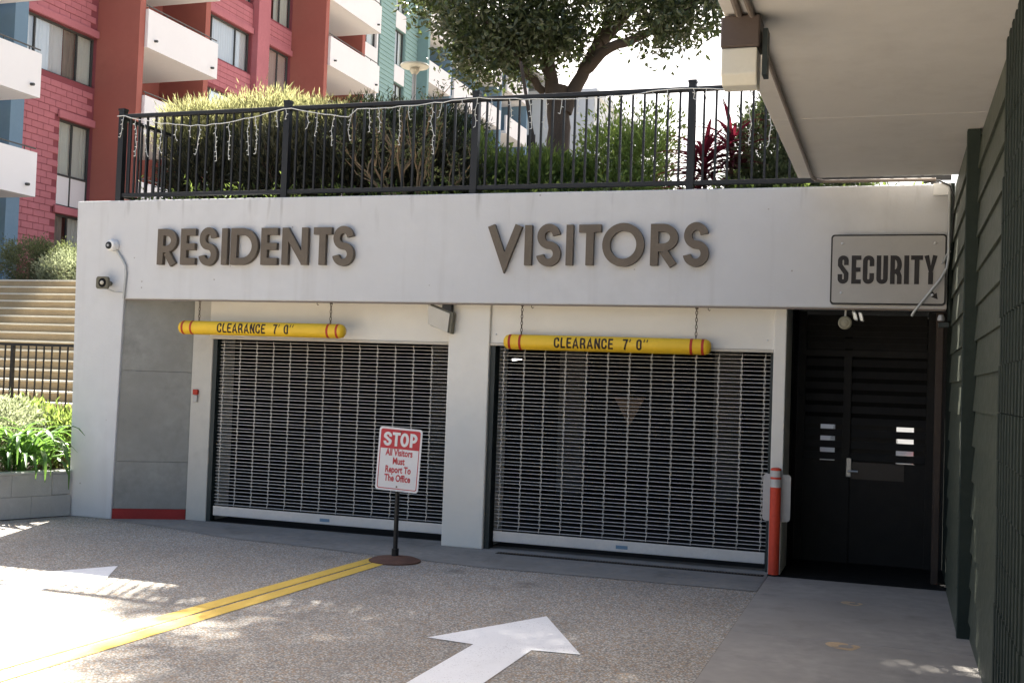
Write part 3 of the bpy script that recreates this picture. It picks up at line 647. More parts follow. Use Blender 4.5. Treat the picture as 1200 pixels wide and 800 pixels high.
for s in (-1, 1):
    MB().box(cx+s*.66-.1, cx+s*.66+.1, 14.93, 15.06, .78, 1.0).build('tail_light', M_redtape, car, bevel=.02)
    for y in (15.7, 18.2):
        w_ = MB().lathe((cx+s*.74, y, .31), [(.31, -.1), (.31, .1)], 20, 'x').build('wheel', M_dark, car); MB().lathe((cx+s*.82, y, .31), [(.2, -.02), (.18, .02)], 14, 'x').build('rim', M_alu, w_)
MB().box(cx-.80, cx+.80, 14.88, 15.02, .36, .58).build('bumper', M_gint, car, bevel=.03)

# ================================================================== RIGHT-HAND SHINGLED BUILDING
RB = thing('shingled_building', (1.5, 5, 0), 'olive shingled building at the right edge with deep grey overhang', 'building')
MB().box(-.89, 2.2, 8.305, 10.66, 3.68, 4.12).build('overhang', M_soffit, RB, bevel=.004)
MB().box(-.89, 2.2, -4, 8.302, 3.68, 4.12).build('overhang', M_soffit, RB, bevel=.004)
MB().box(.9, 7, -4, 10.9, 4.125, 7.5).build('upper_wall', M_shing, RB)
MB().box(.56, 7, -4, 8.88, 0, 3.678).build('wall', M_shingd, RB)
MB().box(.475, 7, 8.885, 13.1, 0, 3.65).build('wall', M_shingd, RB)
def boards(xf, y0, y1, n, zt):
    P = MB().prism([(0, .0), (-.020, -.262), (-.006, -.262), (.012, -.0)], 'y', -(y1-y0)/2, (y1-y0)/2)
    P = MB(); L2 = (y1-y0)/2
    V = [(x, y, z) for y in (-L2, L2) for x, z in ((-.002, 0), (-.022, -.268), (-.006, -.268), (.006, 0))]
    P.add(V, [(0, 1, 2, 3), (7, 6, 5, 4), (0, 4, 5, 1), (1, 5, 6, 2), (2, 6, 7, 3), (3, 7, 4, 0)])
    me = P.mesh('siding_board', M_shing)
    for i in range(n):
        z = zt-.25*i
        if z < .05: break
        put('siding_board', me, RB, (xf, (y0+y1)/2, z), (0, 0, random.uniform(-.0015, .0015)))
boards(.552, 6.62, 8.80, 15, 3.655)
boards(.472, 8.89, 10.80, 15, 3.62)
MB().box(.454, .545, 8.80, 8.885, 0, 3.675).build('corner_board', M_shingd, RB, bevel=.004)
cm = MB()
cm.prism([(.540, 5.20), (.530, 5.22), (.530, 6.60), (.56, 6.615), (.56, 5.20)], 'z', -.245, 0)
for yy in (5.3, 5.45, 5.6, 5.75, 5.9, 6.05, 6.2, 6.35, 6.5): cm.box(.519, .531, yy, yy+.07, -.245, 0)
cme = cm.mesh('corner_cap', M_shingd)
for i in range(15): put('corner_cap', cme, RB, (random.uniform(-.004, .004), 0, 3.66-.25*i+(0 if i % 2 else .0)))
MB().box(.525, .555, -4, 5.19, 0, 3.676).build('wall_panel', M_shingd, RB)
# conduit along the soffit, wall-pack light at its edge
tag(MB().tube([(-.74, 5.0, 3.66), (-.745, 6.5, 3.66), (-.75, 8.5, 3.66), (-.755, 10.5, 3.66), (-.73, 10.68, 3.66), (-.66, 10.75, 3.66), (.1, 10.765, 3.66), (.3, 10.77, 3.66)], .016, 8).build('conduit_pipe', M_pipe, smooth=True), 'long brownish conduit running along the overhang soffit and fascia', 'conduit')
wp = thing('wall_lamp', (-.8, 6.0, 3.5), 'square brown capped lamp with frosted lens under the overhang edge', 'lamp')
MB().box(-.900, -.70, 5.86, 6.04, 3.50, 3.665).build('cap', M_brz2, wp, bevel=.008)
MB().prism([(5.87, 3.498), (6.035, 3.498), (6.035, 3.31), (5.91, 3.31), (5.87, 3.36)], 'x', -.895, -.712).build('lens', M_lens, wp, bevel=.008, seg=2)
MB().box(-.69, -.665, 5.9, 6.0, 3.36, 3.6).build('mount', M_dgreen, wp)
MB().tube([(-.81, 5.93, 3.67), (-.80, 5.4, 3.668), (-.79, 4.6, 3.668)], .02, 8).build('feed_pipe', M_pipe, wp)

# ================================================================== RAILING ON THE DECK
RL = thing('deck_railing', (-4, 11.03, 3.63), 'black metal railing along the garage roof edge above the lettering', 'railing')
RY, XL, XR = 11.03, -8.62, .44
MB().box(XL, XR, RY-.03, RY+.03, 4.625, 4.67).build('top_rail', M_black, RL, bevel=.006)
MB().box(XL, XR, RY-.022, RY+.022, 3.70, 3.745).build('bottom_rail', M_black, RL, bevel=.004)
MB().box(XL-.025, XL+.025, RY+.035, 13.6, 4.60, 4.64).build('top_rail', M_black, RL)
MB().box(XL-.02, XL+.02, RY+.035, 13.6, 3.70, 3.74).build('bottom_rail', M_black, RL)
pm = MB().box(-.036, .036, -.036, .036, 3.60, 4.71).add(*(lambda b: (b.v, b.f))(MB().box(-.042, .042, -.042, .042, 4.71, 4.735))).mesh('post', M_black)
px_ = [XL, -6.44, -4.21, -1.95, .30]
for x in px_: put('post', pm, RL, (x, RY, 0))
put('post', pm, RL, (XL, 13.65, -.03))
pk = MB().box(-.0105, .0105, -.0105, .0105, 3.745, 4.625).mesh('picket', M_black)
for a, b in zip(px_[:-1], px_[1:]):
    for i in range(1, 19): put('picket', pk, RL, (a+(b-a)*i/19, RY, 0))
for i in range(1, 22): put('picket', pk, RL, (XL, RY+.12*i, -.02))
# icicle string lights
SL = thing('string_lights', (-4.5, 10.98, 4.6), 'white icicle string lights draped along the black deck railing', 'string lights')
cab = []
x = XL-.05; 
while x < -1.0:
    t = (x-XL) % 2.2/2.2
    cab.append((x, 10.985, 4.655-.16*math.sin(math.pi*t)*(1 if x < -5.6 else .35)+random.uniform(-.008, .008))); x += .1
MB().tube(cab, .005, 5).build('cable', M_bulb, SL)
def strand(p, ln):
    mb = MB(); path = [Vector(p)]; dx = 0
    k = max(2, int(ln/.05))
    for i in range(k):
        dx += random.uniform(-.018, .018); path.append(Vector((p[0]+dx, p[1]+random.uniform(-.008, .008), p[2]-ln*(i+1)/k)))
    mb.tube(path, .0038, 4)
    for q in path[1:]:
        d = Vector((random.choice((-1, 1))*.022, -.004, random.uniform(-.016, .012)))
        mb.tube([q, q+d], [.005, .003], 4)
    mb.build('light_strand', M_bulb, SL)
for x in np.arange(XL, -1.1, .185):
    xx = x+random.uniform(-.05, .05); c = min(cab, key=lambda p: abs(p[0]-xx))
    strand((xx, 10.983, c[2]), random.choice((.12, .18, .25, .34, .42, .5)) if x < -5 else random.choice((.1, .15, .3, .55)))
for k in range(3): strand((-.98+.03*k, 10.98, 4.62-.08*k), .3)

# ================================================================== VEGETATION
def leafmesh(name, P, D, Nn, ln, wd, m, parent=None, curl=.15, origin=None):
    """P base points, D directions, Nn side hints (n,3); ln, wd arrays -> folded diamond leaves"""
    D = D/np.linalg.norm(D, axis=1)[:, None]
    sd_ = np.cross(D, Nn); sd_ /= np.linalg.norm(sd_, axis=1)[:, None]+1e-9
    up = np.cross(sd_, D)
    ln = ln[:, None]; wd = wd[:, None]
    a = P; b = P+D*ln*.45+sd_*wd*.5+up*wd*curl; c = P+D*ln-up*ln*.12; d = P+D*ln*.45-sd_*wd*.5+up*wd*curl
    V = np.stack([a, b, c, d], 1).reshape(-1, 3)
    o = wloc(parent) if parent is not None else Vector(origin or (0, 0, 0))
    V = V-np.array(o); n = len(P); i0 = np.arange(n)*4
    tri = np.stack([i0, i0+1, i0+2, i0, i0+2, i0+3], 1).reshape(-1).astype(np.int32)
    me = bpy.data.meshes.new(name); me.vertices.add(len(V)); me.vertices.foreach_set('co', V.astype(np.float32).ravel())
    me.loops.add(len(tri)); me.loops.foreach_set('vertex_index', tri)
    me.polygons.add(2*n); me.polygons.foreach_set('loop_start', np.arange(0, 6*n, 3, dtype=np.int32))
    me.update(calc_edges=True); me.validate(); me.materials.append(m)
    ob = put(name, me, parent, o); ob['kind'] = 'stuff'; return ob
def rdir(n): v = rng.normal(size=(n, 3)); return v/np.linalg.norm(v, axis=1)[:, None]
def cloud(c, r, n, fill=.35):
    """points in an ellipsoid, thinned towards the centre"""
    d = rdir(n); u = rng.uniform(fill, 1, n)**.6
    return np.array(c)+d*u[:, None]*np.array(r)
def clumps(c, r, k, per, spread, fill=.3):
    C = cloud(c, r, k, fill); return np.repeat(C, per, 0)+rng.normal(size=(k*per, 3))*spread, np.repeat(C-np.array(c), per, 0)
def bush(name, label, base, lobes, m, ln, wd, k, per, spread, stems=14, up=.5, group=None, cat='shrub', twigm=None, zmin=None):
    t = thing(name, base, label, cat, group)
    Ps, Ds = [], []
    for c, r in lobes:
        vol = max(.2, (r[0]*r[1]*r[2])**.5*3)
        P, D = clumps(c, r, max(8, int(k)), per, spread)
        D = D/(np.linalg.norm(D, axis=1)[:, None]+1e-6)+rdir(len(P))*.9+np.array([0, 0, up]); Ps.append(P); Ds.append(D)
    P = np.concatenate(Ps); D = np.concatenate(Ds)
    if zmin is not None: keep = P[:, 2] > zmin; P, D = P[keep], D[keep]
    n = len(P)
    leafmesh('foliage', P, D, rdir(n), ln*rng.uniform(.6, 1.25, n), wd*rng.uniform(.7, 1.25, n), m, t)
    mb = MB(); b = Vector(base)
    for i in range(stems):
        c, r = random.choice(lobes)
        e = Vector((c[0]+random.uniform(-.8, .8)*r[0], c[1]+random.uniform(-.8, .8)*r[1], c[2]+random.uniform(-.2, .75)*r[2]))
        s = Vector((c[0]*.5+b.x*.5+random.uniform(-.3, .3)*r[0], c[1]*.5+b.y*.5+random.uniform(-.4, .4)*r[1], b.z))
        mid = (s+e)/2+Vector((random.uniform(-.08, .08), random.uniform(-.08, .08), .05))
        mb.tube([s, mid, e], [.014, .009, .004], 5)
    mb.build('stem', twigm or M_twig, t)
    return t

# --- big tree on the terrace
TB = Vector((-5.12, 17, 3.55))
tree = thing('broadleaf_tree', TB, 'large dark broadleaf tree with forked trunk standing behind the railing', 'tree')
def limb(name, path, r0, r1, parent=tree, n=10):
    m_ = len(path)
    P = []
    for i in range(m_-1):       # smooth by subdividing with a little wander
        a, b = Vector(path[i]), Vector(path[i+1])
        for k in range(4):
            t = k/4; q = a.lerp(b, t)+Vector((random.uniform(-1, 1), random.uniform(-1, 1), random.uniform(-1, 1)))*.025*(0 if (i == 0 and k == 0) else 1); P.append(q)
    P.append(Vector(path[-1])); n_ = len(P)
    return MB().tube(P, [r0+(r1-r0)*i/(n_-1) for i in range(n_)], n).build(name, M_bark, parent, smooth=True)
tr_ = limb('trunk', [TB-Vector((0, 0, .1)), (-5.12, 17, 4.6), (-5.1, 17, 5.5), (-5.12, 17.0, 6.35)], .195, .17, n=14)
limb('limb', [(-5.17, 17, 6.0), (-5.27, 16.95, 6.6), (-5.34, 16.9, 7.3), (-5.5, 16.8, 8.4), (-6.0, 16.6, 10)], .125, .045, tr_)
limb('limb', [(-5.02, 17, 5.95), (-4.78, 17.05, 6.55), (-4.55, 17.1, 7.0), (-4.3, 17.2, 7.8), (-4.2, 17.3, 9.5)], .125, .045, tr_)
limb('limb', [(-4.72, 17.05, 6.62), (-4.4, 16.9, 6.86), (-3.9, 16.7, 6.94), (-3.4, 16.5, 7.05), (-2.7, 16.3, 7.5)], .10, .03, tr_)
limb('limb', [(-4.5, 17.1, 7.05), (-4.0, 17.5, 7.8), (-3.4, 17.9, 8.8)], .10, .03, tr_)
limb('limb', [(-5.38, 17, 6.3), (-5.6, 16.7, 6.55), (-5.75, 16.5, 6.9), (-6.3, 16.2, 7.4)], .07, .02, tr_)
limb('limb', [(-5.42, 16.9, 7.2), (-6.1, 17.2, 8.0), (-7.0, 17.4, 8.8)], .10, .03, tr_)
lobes = [((-6.2, 16.8, 7.55), (1.15, 1.3, .95), 1.0), ((-5.2, 16.6, 7.9), (1.2, 1.3, 1.1), 1.0), ((-6.05, 16.6, 6.85), (.75, .8, .50), .55), ((-3.9, 16.8, 7.85), (1.1, 1.2, .8), .8),
         ((-3.0, 16.5, 7.55), (.85, .9, .62), .6), ((-3.35, 16.4, 6.95), (.55, .5, .30), .16), ((-7.35, 16.9, 8.15), (.75, .9, .5), .45), ((-5.3, 16.5, 7.05), (.6, .5, .35), .25),
         ((-6.5, 17, 9.3), (1.9, 1.9, 1.3), 1.6), ((-4.3, 17, 9.4), (2.0, 2.0, 1.4), 1.7), ((-5.2, 17, 11.2), (2.4, 2.3, 1.4), 1.6), ((-5.0, 17.0, 13.4), (2.4, 2.4, 1.6), 2.6), ((-4.0, 16.4, 12.2), (1.6, 1.6, 1.3), 1.5), ((-2.4, 17.2, 9.2), (1.3, 1.4, 1.2), .9), ((-8.3, 16.85, 11.4), (.9, .6, .6), .4), ((-5.05, 16.7, 7.0), (.5, .5, .3), .2), ((-6.8, 16.5, 12.6), (1.5, 1.6, 1.2), 2.4)]  # highest lobes lie out of view, shaped to cast dappled driveway shade
Ps, Ds = [], []
for c, r, w in lobes:
    P, D = clumps(c, r, int(285*w), 20 if c[2] > 10.5 else 16, .12, .1); Ps.append(P); Ds.append(D)
P = np.concatenate(Ps); D = np.concatenate(Ds); n = len(P)
D = D/(np.linalg.norm(D, axis=1)[:, None]+1e-6)*.6+rdir(n)+np.array([0, 0, .15])
leafmesh('crown', P, D, rdir(n), rng.uniform(.08, .16, n), rng.uniform(.036, .068, n), L_tree, tree)

# --- bushes along the railing, left to right
bush('plume_bush', 'big yellow green feathery bush glowing over the left end of the railing', (-8.0, 12.7, 3.58), [((-8.5, 12.6, 4.75), (.65, .6, .42)), ((-7.8, 12.9, 4.84), (.8, .6, .48)), ((-7.1, 13.0, 4.74), (.7, .6, .42))],
     L_plume, .10, .0095, 620, 26, .065, 60, 1.1, twigm=mat('reddish_stem', (.10, .045, .03)))
bush('hedge_bush', 'dark feathery bush behind the railing right of the yellow green one', (-5.95, 12.8, 3.58), [((-6.35, 12.9, 4.62), (.75, .55, .55)), ((-5.5, 13.0, 4.55), (.7, .55, .55))],
     L_dark, .10, .012, 520, 24, .065, 50, .9, twigm=mat('reddish_stem', (.09, .045, .03)))
bush('low_hedge', 'dark undergrowth low behind the railing below the feathery bushes', (-7.0, 12.3, 3.58), [((-8.15, 12.25, 4.1), (.7, .4, .5)), ((-7.1, 12.2, 4.15), (.8, .4, .55)), ((-6.1, 12.2, 4.15), (.8, .4, .55)), ((-5.3, 12.3, 4.1), (.6, .4, .5)), ((-7.4, 12.6, 4.3), (1.3, .5, .5))],
     L_under, .11, .016, 520, 18, .08, 150, .9, twigm=mat('reddish_stem', (.09, .045, .03)))
bush('green_shrub', 'mid green shrub behind the railing left of the tree trunk', (-4.7, 12.8, 3.58), [((-4.85, 12.8, 4.2), (.38, .4, .42)), ((-4.35, 12.9, 4.1), (.4, .4, .38))], L_green, .10, .03, 150, 16, .06, 14, .8)
bush('green_shrub', 'leafy green shrub at the foot of the tree trunk', (-3.9, 12.6, 3.58), [((-3.95, 12.7, 4.05), (.33, .35, .38)), ((-3.6, 12.8, 3.95), (.35, .35, .35))], L_green, .11, .035, 130, 14, .06, 10, .8)
bush('bright_shrub', 'bright backlit green shrub right of the tree trunk', (-3.05, 12.7, 3.58), [((-3.2, 12.8, 4.3), (.42, .4, .42)), ((-2.8, 12.8, 4.35), (.36, .4, .4)), ((-3.0, 12.7, 3.9), (.55, .4, .3))], L_bright, .075, .024, 190, 15, .06, 18, .8)
bush('flower_shrub', 'tall thin pale green shrub with yellow flowers behind the bright shrub', (-2.9, 13.6, 3.58), [((-3.3, 13.6, 4.85), (.5, .3, .4)), ((-2.9, 13.6, 4.8), (.4, .3, .4))], L_bright, .08, .03, 60, 8, .06, 14, .9)
bush('climbing_vine', 'grey green vine thicket behind the railing beside the overhang', (-1.2, 12.5, 3.58), [((-1.35, 12.5, 4.25), (.45, .4, .62)), ((-.8, 12.5, 4.1), (.5, .4, .5)), ((-1.15, 12.6, 4.75), (.3, .3, .25)), ((-1.3, 12.4, 3.9), (.5, .35, .3))], L_vine, .065, .024, 420, 18, .07, 40, .5)
# cordyline: every sword leaf is a part
cd = thing('cordyline_plant', (-1.95, 12.1, 3.58), 'spiky dark red cordyline behind the railing post near the overhang', 'plant')
def blade(name, base, az, el, ln, w, m, parent, droop=.4, n=5):
    mb = MB(); b = Vector(base); V = []; p = b.copy()
    hd_ = Vector((math.cos(az), math.sin(az), 0)); sdv = Vector((-math.sin(az), math.cos(az), 0)); e = el
    for i in range(n+1):
        t = i/n; ww = w*(.55+.9*t if t < .4 else 1.0-(t-.4)**1.6*1.9); ww = max(.002, ww)
        V += [p+sdv*ww/2+Vector((0, 0, ww*.2)), p, p-sdv*ww/2+Vector((0, 0, ww*.2))]
        p = p+(hd_*math.cos(e)+Vector((0, 0, math.sin(e))))*ln/n; e -= droop/n*(1+t)
    F = []
    for i in range(n): F += [(i*3, i*3+1, i*3+4, i*3+3), (i*3+1, i*3+2, i*3+5, i*3+4)]
    o = wloc(parent); me = bpy.data.meshes.new(name); me.from_pydata([tuple(Vector(q)-o) for q in (mb.v or V)], [], F); me.materials.append(m)
    me.shade_smooth(); return put(name, me, parent, o)
for hx, hy, hz, k in ((-1.98, 12.05, 4.22, 85), (-1.72, 12.2, 4.42, 60), (-2.12, 12.2, 3.95, 45)):
    MB().tube([((hx-1.9)/2+.02, 12.1, 3.55), (hx, hy, (3.6+hz)/2), (hx, hy, hz)], [.03, .024, .016], 7).build('stem', M_bark, cd)
    for i in range(k):
        t = random.random()
        blade('leaf', (hx, hy, hz-.35+.35*t), random.uniform(0, 6.28), random.uniform(-.2, .3)+t*.65, random.uniform(.38, .60), random.uniform(.035, .052), L_cord, cd, random.uniform(.3, .9))
# dry twiggy shrub in front of the dark bush
dt = thing('dry_shrub', (-5.2, 11.6, 3.58), 'half dead twiggy shrub with bare brown branches just behind the railing', 'shrub')
mb = MB(); lp, ld = [], []
def branch(p, d, ln, r, depth):
    q = [p]; dd = d.copy()
    for i in range(4):
        dd = (dd+Vector((random.uniform(-.35, .35), random.uniform(-.25, .25), random.uniform(-.15, .3)))).normalized(); q.append(q[-1]+dd*ln/4)
    mb.tube(q, [r, r*.85, r*.7, r*.55, r*.4], 5)
    for a in q[1:]:
        for _ in range(2 if depth > 0 else 5):
            lp.append(a+Vector((random.uniform(-.05, .05), random.uniform(-.05, .05), random.uniform(-.04, .05)))); ld.append(Vector((random.uniform(-1, 1), random.uniform(-1, 1), random.uniform(-.3, .8))))
    if depth > 0:
        for a in q[1:]:
            if random.random() < .75:
                branch(a, (dd+Vector((random.uniform(-1, 1), random.uniform(-.4, .4), random.uniform(-.2, .6)))).normalized(), ln*.6, r*.55, depth-1)
for dx, dz, ln in ((-.9, .45, .75), (-.3, .9, .75), (.15, 1.0, .8), (.45, .8, .75), (-.6, .7, .7), (.9, .4, .55), (-.05, 1.0, .95), (-.75, .6, .8)):
    branch(Vector((-5.15+dx*.1, 11.55, 3.6)), Vector((dx, random.uniform(-.25, .2), dz)).normalized(), ln, .019, 2)
mb.build('branch', M_twig, dt)
P = np.array([tuple(p) for p in lp]); D = np.array([tuple(p) for p in ld]); n = len(P)
leafmesh('foliage', P, D, rdir(n), rng.uniform(.03, .06, n), rng.uniform(.014, .026, n), L_shrub, dt)
# ground cover along the planting bed
P = np.column_stack([rng.uniform(-8.6, .3, 9000), 11.18+rng.uniform(0, 1, 9000)**2*2.2, np.full(9000, 3.58)]); n = len(P)
P[:, 2] += rng.uniform(0, .16, n)*(rng.uniform(0, 1, n)**1.5)*2*(.35+np.sin(P[:, 0]*5)**2)
D = rdir(n)*.8+np.array([0, 0, .8])
tag(leafmesh('ground_cover', P, D, rdir(n), rng.uniform(.04, .09, n), rng.uniform(.015, .03, n), L_green), kind='stuff')
# leaning stake
tag(MB().tube([(-4.25, 13.9, 3.58), (-4.75, 14, 5.9)], [.03, .022], 7).build('leaning_stake', M_bark, origin=(-4.25, 13.9, 3.58)), 'thin grey stake leaning behind the railing left of the tree trunk', 'stake')

# ------------------------------------------------------------------ street lamp with a disc head
lp_ = thing('street_lamp', (-8.05, 18, 3.46), 'pale mushroom shaped street lamp in front of the apartment block', 'street lamp')
MB().tube([(-8.05, 18, 3.5), (-8.05, 18, 7.0)], [.05, .035], 10).build('pole', M_plate, lp_, smooth=True)
MB().lathe((-8.05, 18, 7.1), [(.05, -.02), (.24, .0), (.255, .02), (.24, .045), (.12, .075), (.02, .085)], 24).build('disc_shade', M_clear, lp_, smooth=True)
MB().lathe((-8.05, 18, 6.98), [(.05, 0), (.09, .06), (.085, .095)], 14).build('lamp_globe', M_tan, lp_, smooth=True)

# ================================================================== LEFT: PLANTER, STAIRS
A = Vector((-8.93, 10.82, 0)); dv = Vector((-.33, -.78, 0)).normalized(); nv = Vector((dv.y, -dv.x, 0))   # nv points away from the driveway
pl = thing('planter_wall', A, 'low grey concrete block planter wall left of the garage pillar', 'planter wall')
Lb = .46
bm1 = MB().obox((0, 0, .128), dv, nv, (0, 0, 1), Lb-.003, .18, .239).mesh('block', M_block, bevel=.0025)
nvv = Vector((-.92, .39, 0))
for c in range(2):
    for i in range(11):
        s = Lb*(i+.5)+(Lb/2 if c else 0)
        if c and i == 0:
            MB().obox(A+dv*(Lb/4)+nvv*.1+Vector((0, 0, .128+.242)), dv, nvv, (0, 0, 1), Lb/2-.006, .18, .236).build('half_block', M_block, pl, bevel=.006)
        put('block', bm1, pl, A+dv*s+nvv*.1+Vector((0, 0, .242*c)))
MB().obox(A+dv*2.6+nvv*.1+Vector((0, 0, .505)), dv, nvv, (0, 0, 1), 5.2, .19, .03).build('cap', M_block, pl, bevel=.006)
E_ = A+dv*5.2
sheet('planter_soil', [(A.x-.12, A.y), (E_.x-.12, E_.y), (-30, E_.y), (-30, 12.4), (-9.02, 12.4)], .44, M_soil)
tag(MB().box(-34, -9.1, 12.4, 14.05, -.02, .8).build('landing', M_step), kind='structure')
stn = MB().box(-34, -9.1, 14.06, 19.58, -.02, .78).build('stairs', M_step); tag(stn, kind='structure')
ns = 16; rise = (3.46-.8)/ns
for i in range(ns):
    y0 = 14.07+i*.345
    sp_ = MB().box(-33.9, -9.11, y0, y0+.335 if i < ns-1 else 19.57, .79, .8+rise*(i+1)-.035).build('step', M_step, stn)
    MB().box(-33.9, -9.11, y0-.015, y0+.345, .8+rise*(i+1)-.033, .8+rise*(i+1)).build('tread', M_tread, sp_, bevel=.005)
sr = thing('stair_railing', (-13, 13.6, .8), 'black metal railing in front of the tan steps at the left', 'railing')
RY2 = 13.5; zt = 1.98
MB().box(-18, -10.3, RY2-.022, RY2+.022, zt, zt+.04).build('top_rail', M_black, sr)
MB().box(-18, -10.3, RY2-.018, RY2+.018, .92, .95).build('bottom_rail', M_black, sr)
p2 = MB().box(-.009, .009, -.009, .009, .95, zt).mesh('picket', M_black); q2 = MB().box(-.024, .024, -.024, .024, .8, zt).mesh('post', M_black)
x = -17.9; i = 0
while x < -10.3:
    put('post' if i % 9 == 4 else 'picket', q2 if i % 9 == 4 else p2, sr, (x, RY2, 0)); x += .135 if False else .14; i += 1
# planting in the planter
ag = thing('strap_leaf_plant', (-9.25, 10.95, .44), 'green strap leaved plant spilling over the planter beside the pillar', 'plant')
for i in range(95):
    b = (-9.38+random.uniform(-.26, .10), 10.68+random.uniform(-.3, .25), .45+random.uniform(0, .25))
    blade('leaf', b, random.uniform(0, 6.28), random.uniform(.75, 1.45), random.uniform(.6, .95), random.uniform(.042, .062), L_strap, ag, random.uniform(1.3, 2.8), 6)
bush('pale_shrub', 'pale whitish green shrub at the left end of the planter', (-9.9, 10.6, .44), [((-10.0, 10.75, .85), (.35, .45, .4)), ((-10.2, 10.3, .8), (.45, .45, .35)), ((-10.3, 11.3, .95), (.5, .4, .35)), ((-10.7, 10.2, .8), (.5, .5, .35))], L_pale, .06, .022, 260, 14, .05, 30, .7)
bush('planter_shrub', 'green leafy shrub behind the strap leaved plant in the planter', (-9.6, 11.6, .44), [((-9.7, 11.7, .85), (.4, .35, .35)), ((-10.4, 11.8, .85), (.6, .35, .35))], L_green, .10, .03, 130, 14, .06, 16, .8)
# shrubs above the stairs at the foot of the red block
bush('rounded_shrub', 'dark rounded shrub at the top of the steps below the red block', (-18.2, 20.5, 3.46), [((-18.2, 20.4, 3.95), (.85, .6, .55)), ((-17.4, 20.5, 3.9), (.7, .6, .5))], L_shrub, .07, .022, 420, 18, .07, 24, .5)
bush('pale_mound_shrub', 'paler grey green mound shrub at the top of the steps by the pillar', (-16.8, 20.2, 3.46), [((-16.9, 20.0, 3.75), (.75, .5, .38)), ((-16.0, 20.2, 3.75), (.6, .5, .38))], L_pale, .06, .016, 380, 16, .06, 20, .8)

# ================================================================== RED APARTMENT BLOCK
AB = thing('apartment_block', (-25, 32, 3.4), 'red block apartment building with white balconies behind the garage', 'building')
FX = -23.0; FL = 2.6; Z0 = 3.42; ZT = 21.5
def wallholes(y0, y1, z0, z1, holes, x1=FX, th=.3):
    """wall on plane x = x1 with rectangular openings, as butted boxes"""
    mb = MB(); ys_ = sorted({y0, y1, *[h[0] for h in holes], *[h[1] for h in holes]}); 
    for a, b in zip(ys_[:-1], ys_[1:]):
        hs_ = sorted([h for h in holes if h[0] <= a+1e-6 and h[1] >= b-1e-6], key=lambda h: h[2]); z = z0
        for h in hs_:
            if h[2] > z: mb.box(x1-th, x1, a, b, z, h[2])
            z = h[3]
        if z < z1: mb.box(x1-th, x1, a, b, z, z1)
    return mb
def window(y0, y1, z0, z1, divs, parent, x=FX, panel=0, cur=None):
    f = MB(); xx = x-.14; w = .06
    f.box(xx-.03, xx+.03, y0, y0+w, z0, z1); f.box(xx-.03, xx+.03, y1-w, y1, z0, z1); f.box(xx-.03, xx+.03, y0+w, y1-w, z0, z0+w); f.box(xx-.03, xx+.03, y0+w, y1-w, z1-w, z1)
    for d in divs: f.box(xx-.028, xx+.028, y0+(y1-y0)*d-.025, y0+(y1-y0)*d+.025, z0+w, z1-w)
    if panel: f.box(xx-.027, xx+.027, y0+w, y1-w, panel-.03, panel+.03)
    win = f.build('window', M_wframe, parent)
    MB().add([(xx, y0+w, z0+w), (xx, y1-w, z0+w), (xx, y1-w, z1-w), (xx, y0+w, z1-w)], [(0, 1, 2, 3)]).build('pane', M_glass, win)
    if panel: MB().box(xx-.02, xx+.012, y0+w+.002, y1-w-.002, z0+w+.002, panel-.032).build('panel', M_balc, win)
    if cur is None: cur = [(0, 1, M_curt)]
    for a, b, m in cur:
        ya, yb = y0+(y1-y0)*a, y0+(y1-y0)*b; n = max(6, int((yb-ya)/.045)); V = []
        for i in range(n+1):
            yy = ya+(yb-ya)*i/n; V += [(xx-.08+.025*math.sin(i*1.9), yy, z0), (xx-.08+.025*math.sin(i*1.9), yy, z1)]
        MB().add(V, [(2*i, 2*i+1, 2*i+3, 2*i+2) for i in range(n)]).build('curtain_and_reflection', m, win)
    return win
# core behind everything
MB().box(-36, -25.2, 18, 47.2, Z0, ZT).build('core', M_dark, AB)
# bay with blocks, y 25.05 - 28.05
holes1 = [(25.10, 28.04, 10.0, 11.5), (26.62, 28.04, 6.28, 8.80), (26.62, 28.04, 3.6, 6.05), (25.10, 28.04, 12.75, 14.2), (26.62, 28.04, 15.0, 16.6)]
wallholes(25.05, 28.045, Z0, ZT, holes1).build('wall', M_rbm, AB)
window(25.10, 28.04, 10.0, 11.5, (.17, .76), AB, cur=[(0, .58, M_balc), (.60, .76, M_curtd), (.77, 1, M_curt)])  # white left sheet paints the bright sky reflected in the pane
window(26.62, 28.04, 6.28, 8.80, (.48,), AB, panel=7.2)
window(26.62, 28.04, 3.6, 6.05, (.45,), AB, cur=[(0, .4, M_curtd), (.5, 1, M_curt)])
window(25.10, 28.04, 12.75, 14.2, (.2, .76), AB)
window(26.62, 28.04, 15.0, 16.6, (.48,), AB)
bl = MB().box(-.018, .016, -.2175, .2175, -.0875, .0875).mesh('block', M_rb, bevel=.008); hb_ = MB().box(-.018, .016, -.105, .105, -.0875, .0875).mesh('block', M_rb, bevel=.008)
cnt = 0; z = 4.6; row = 0
def inside(y, z, hw, H): return any(y+hw > h[0]-.0 and y-hw < h[1] and z+.09 > h[2] and z-.09 < h[3] for h in H)
rest = MB()
while z < ZT-.1:
    y = 25.06+(.22 if row % 2 else 0)
    if row % 2: 
        if not inside(25.165, z, .1, holes1): put('block', hb_, AB, (FX+.01, 25.165, z)) if z < 12.4 else rest.box(FX-.01, FX+.026, 25.06, 25.27, z-.0875, z+.0875); cnt += 1
    while y+.435 < 28.05:
        yc = y+.2175
        if not inside(yc, z, .2, holes1):
            if z < 12.4: put('block', bl, AB, (FX+.01+random.uniform(-.004, .004), yc, z)); cnt += 1
            else: rest.box(FX-.01, FX+.026, y, y+.435, z-.0875, z+.0875)
        y += .445
    z += .19; row += 1
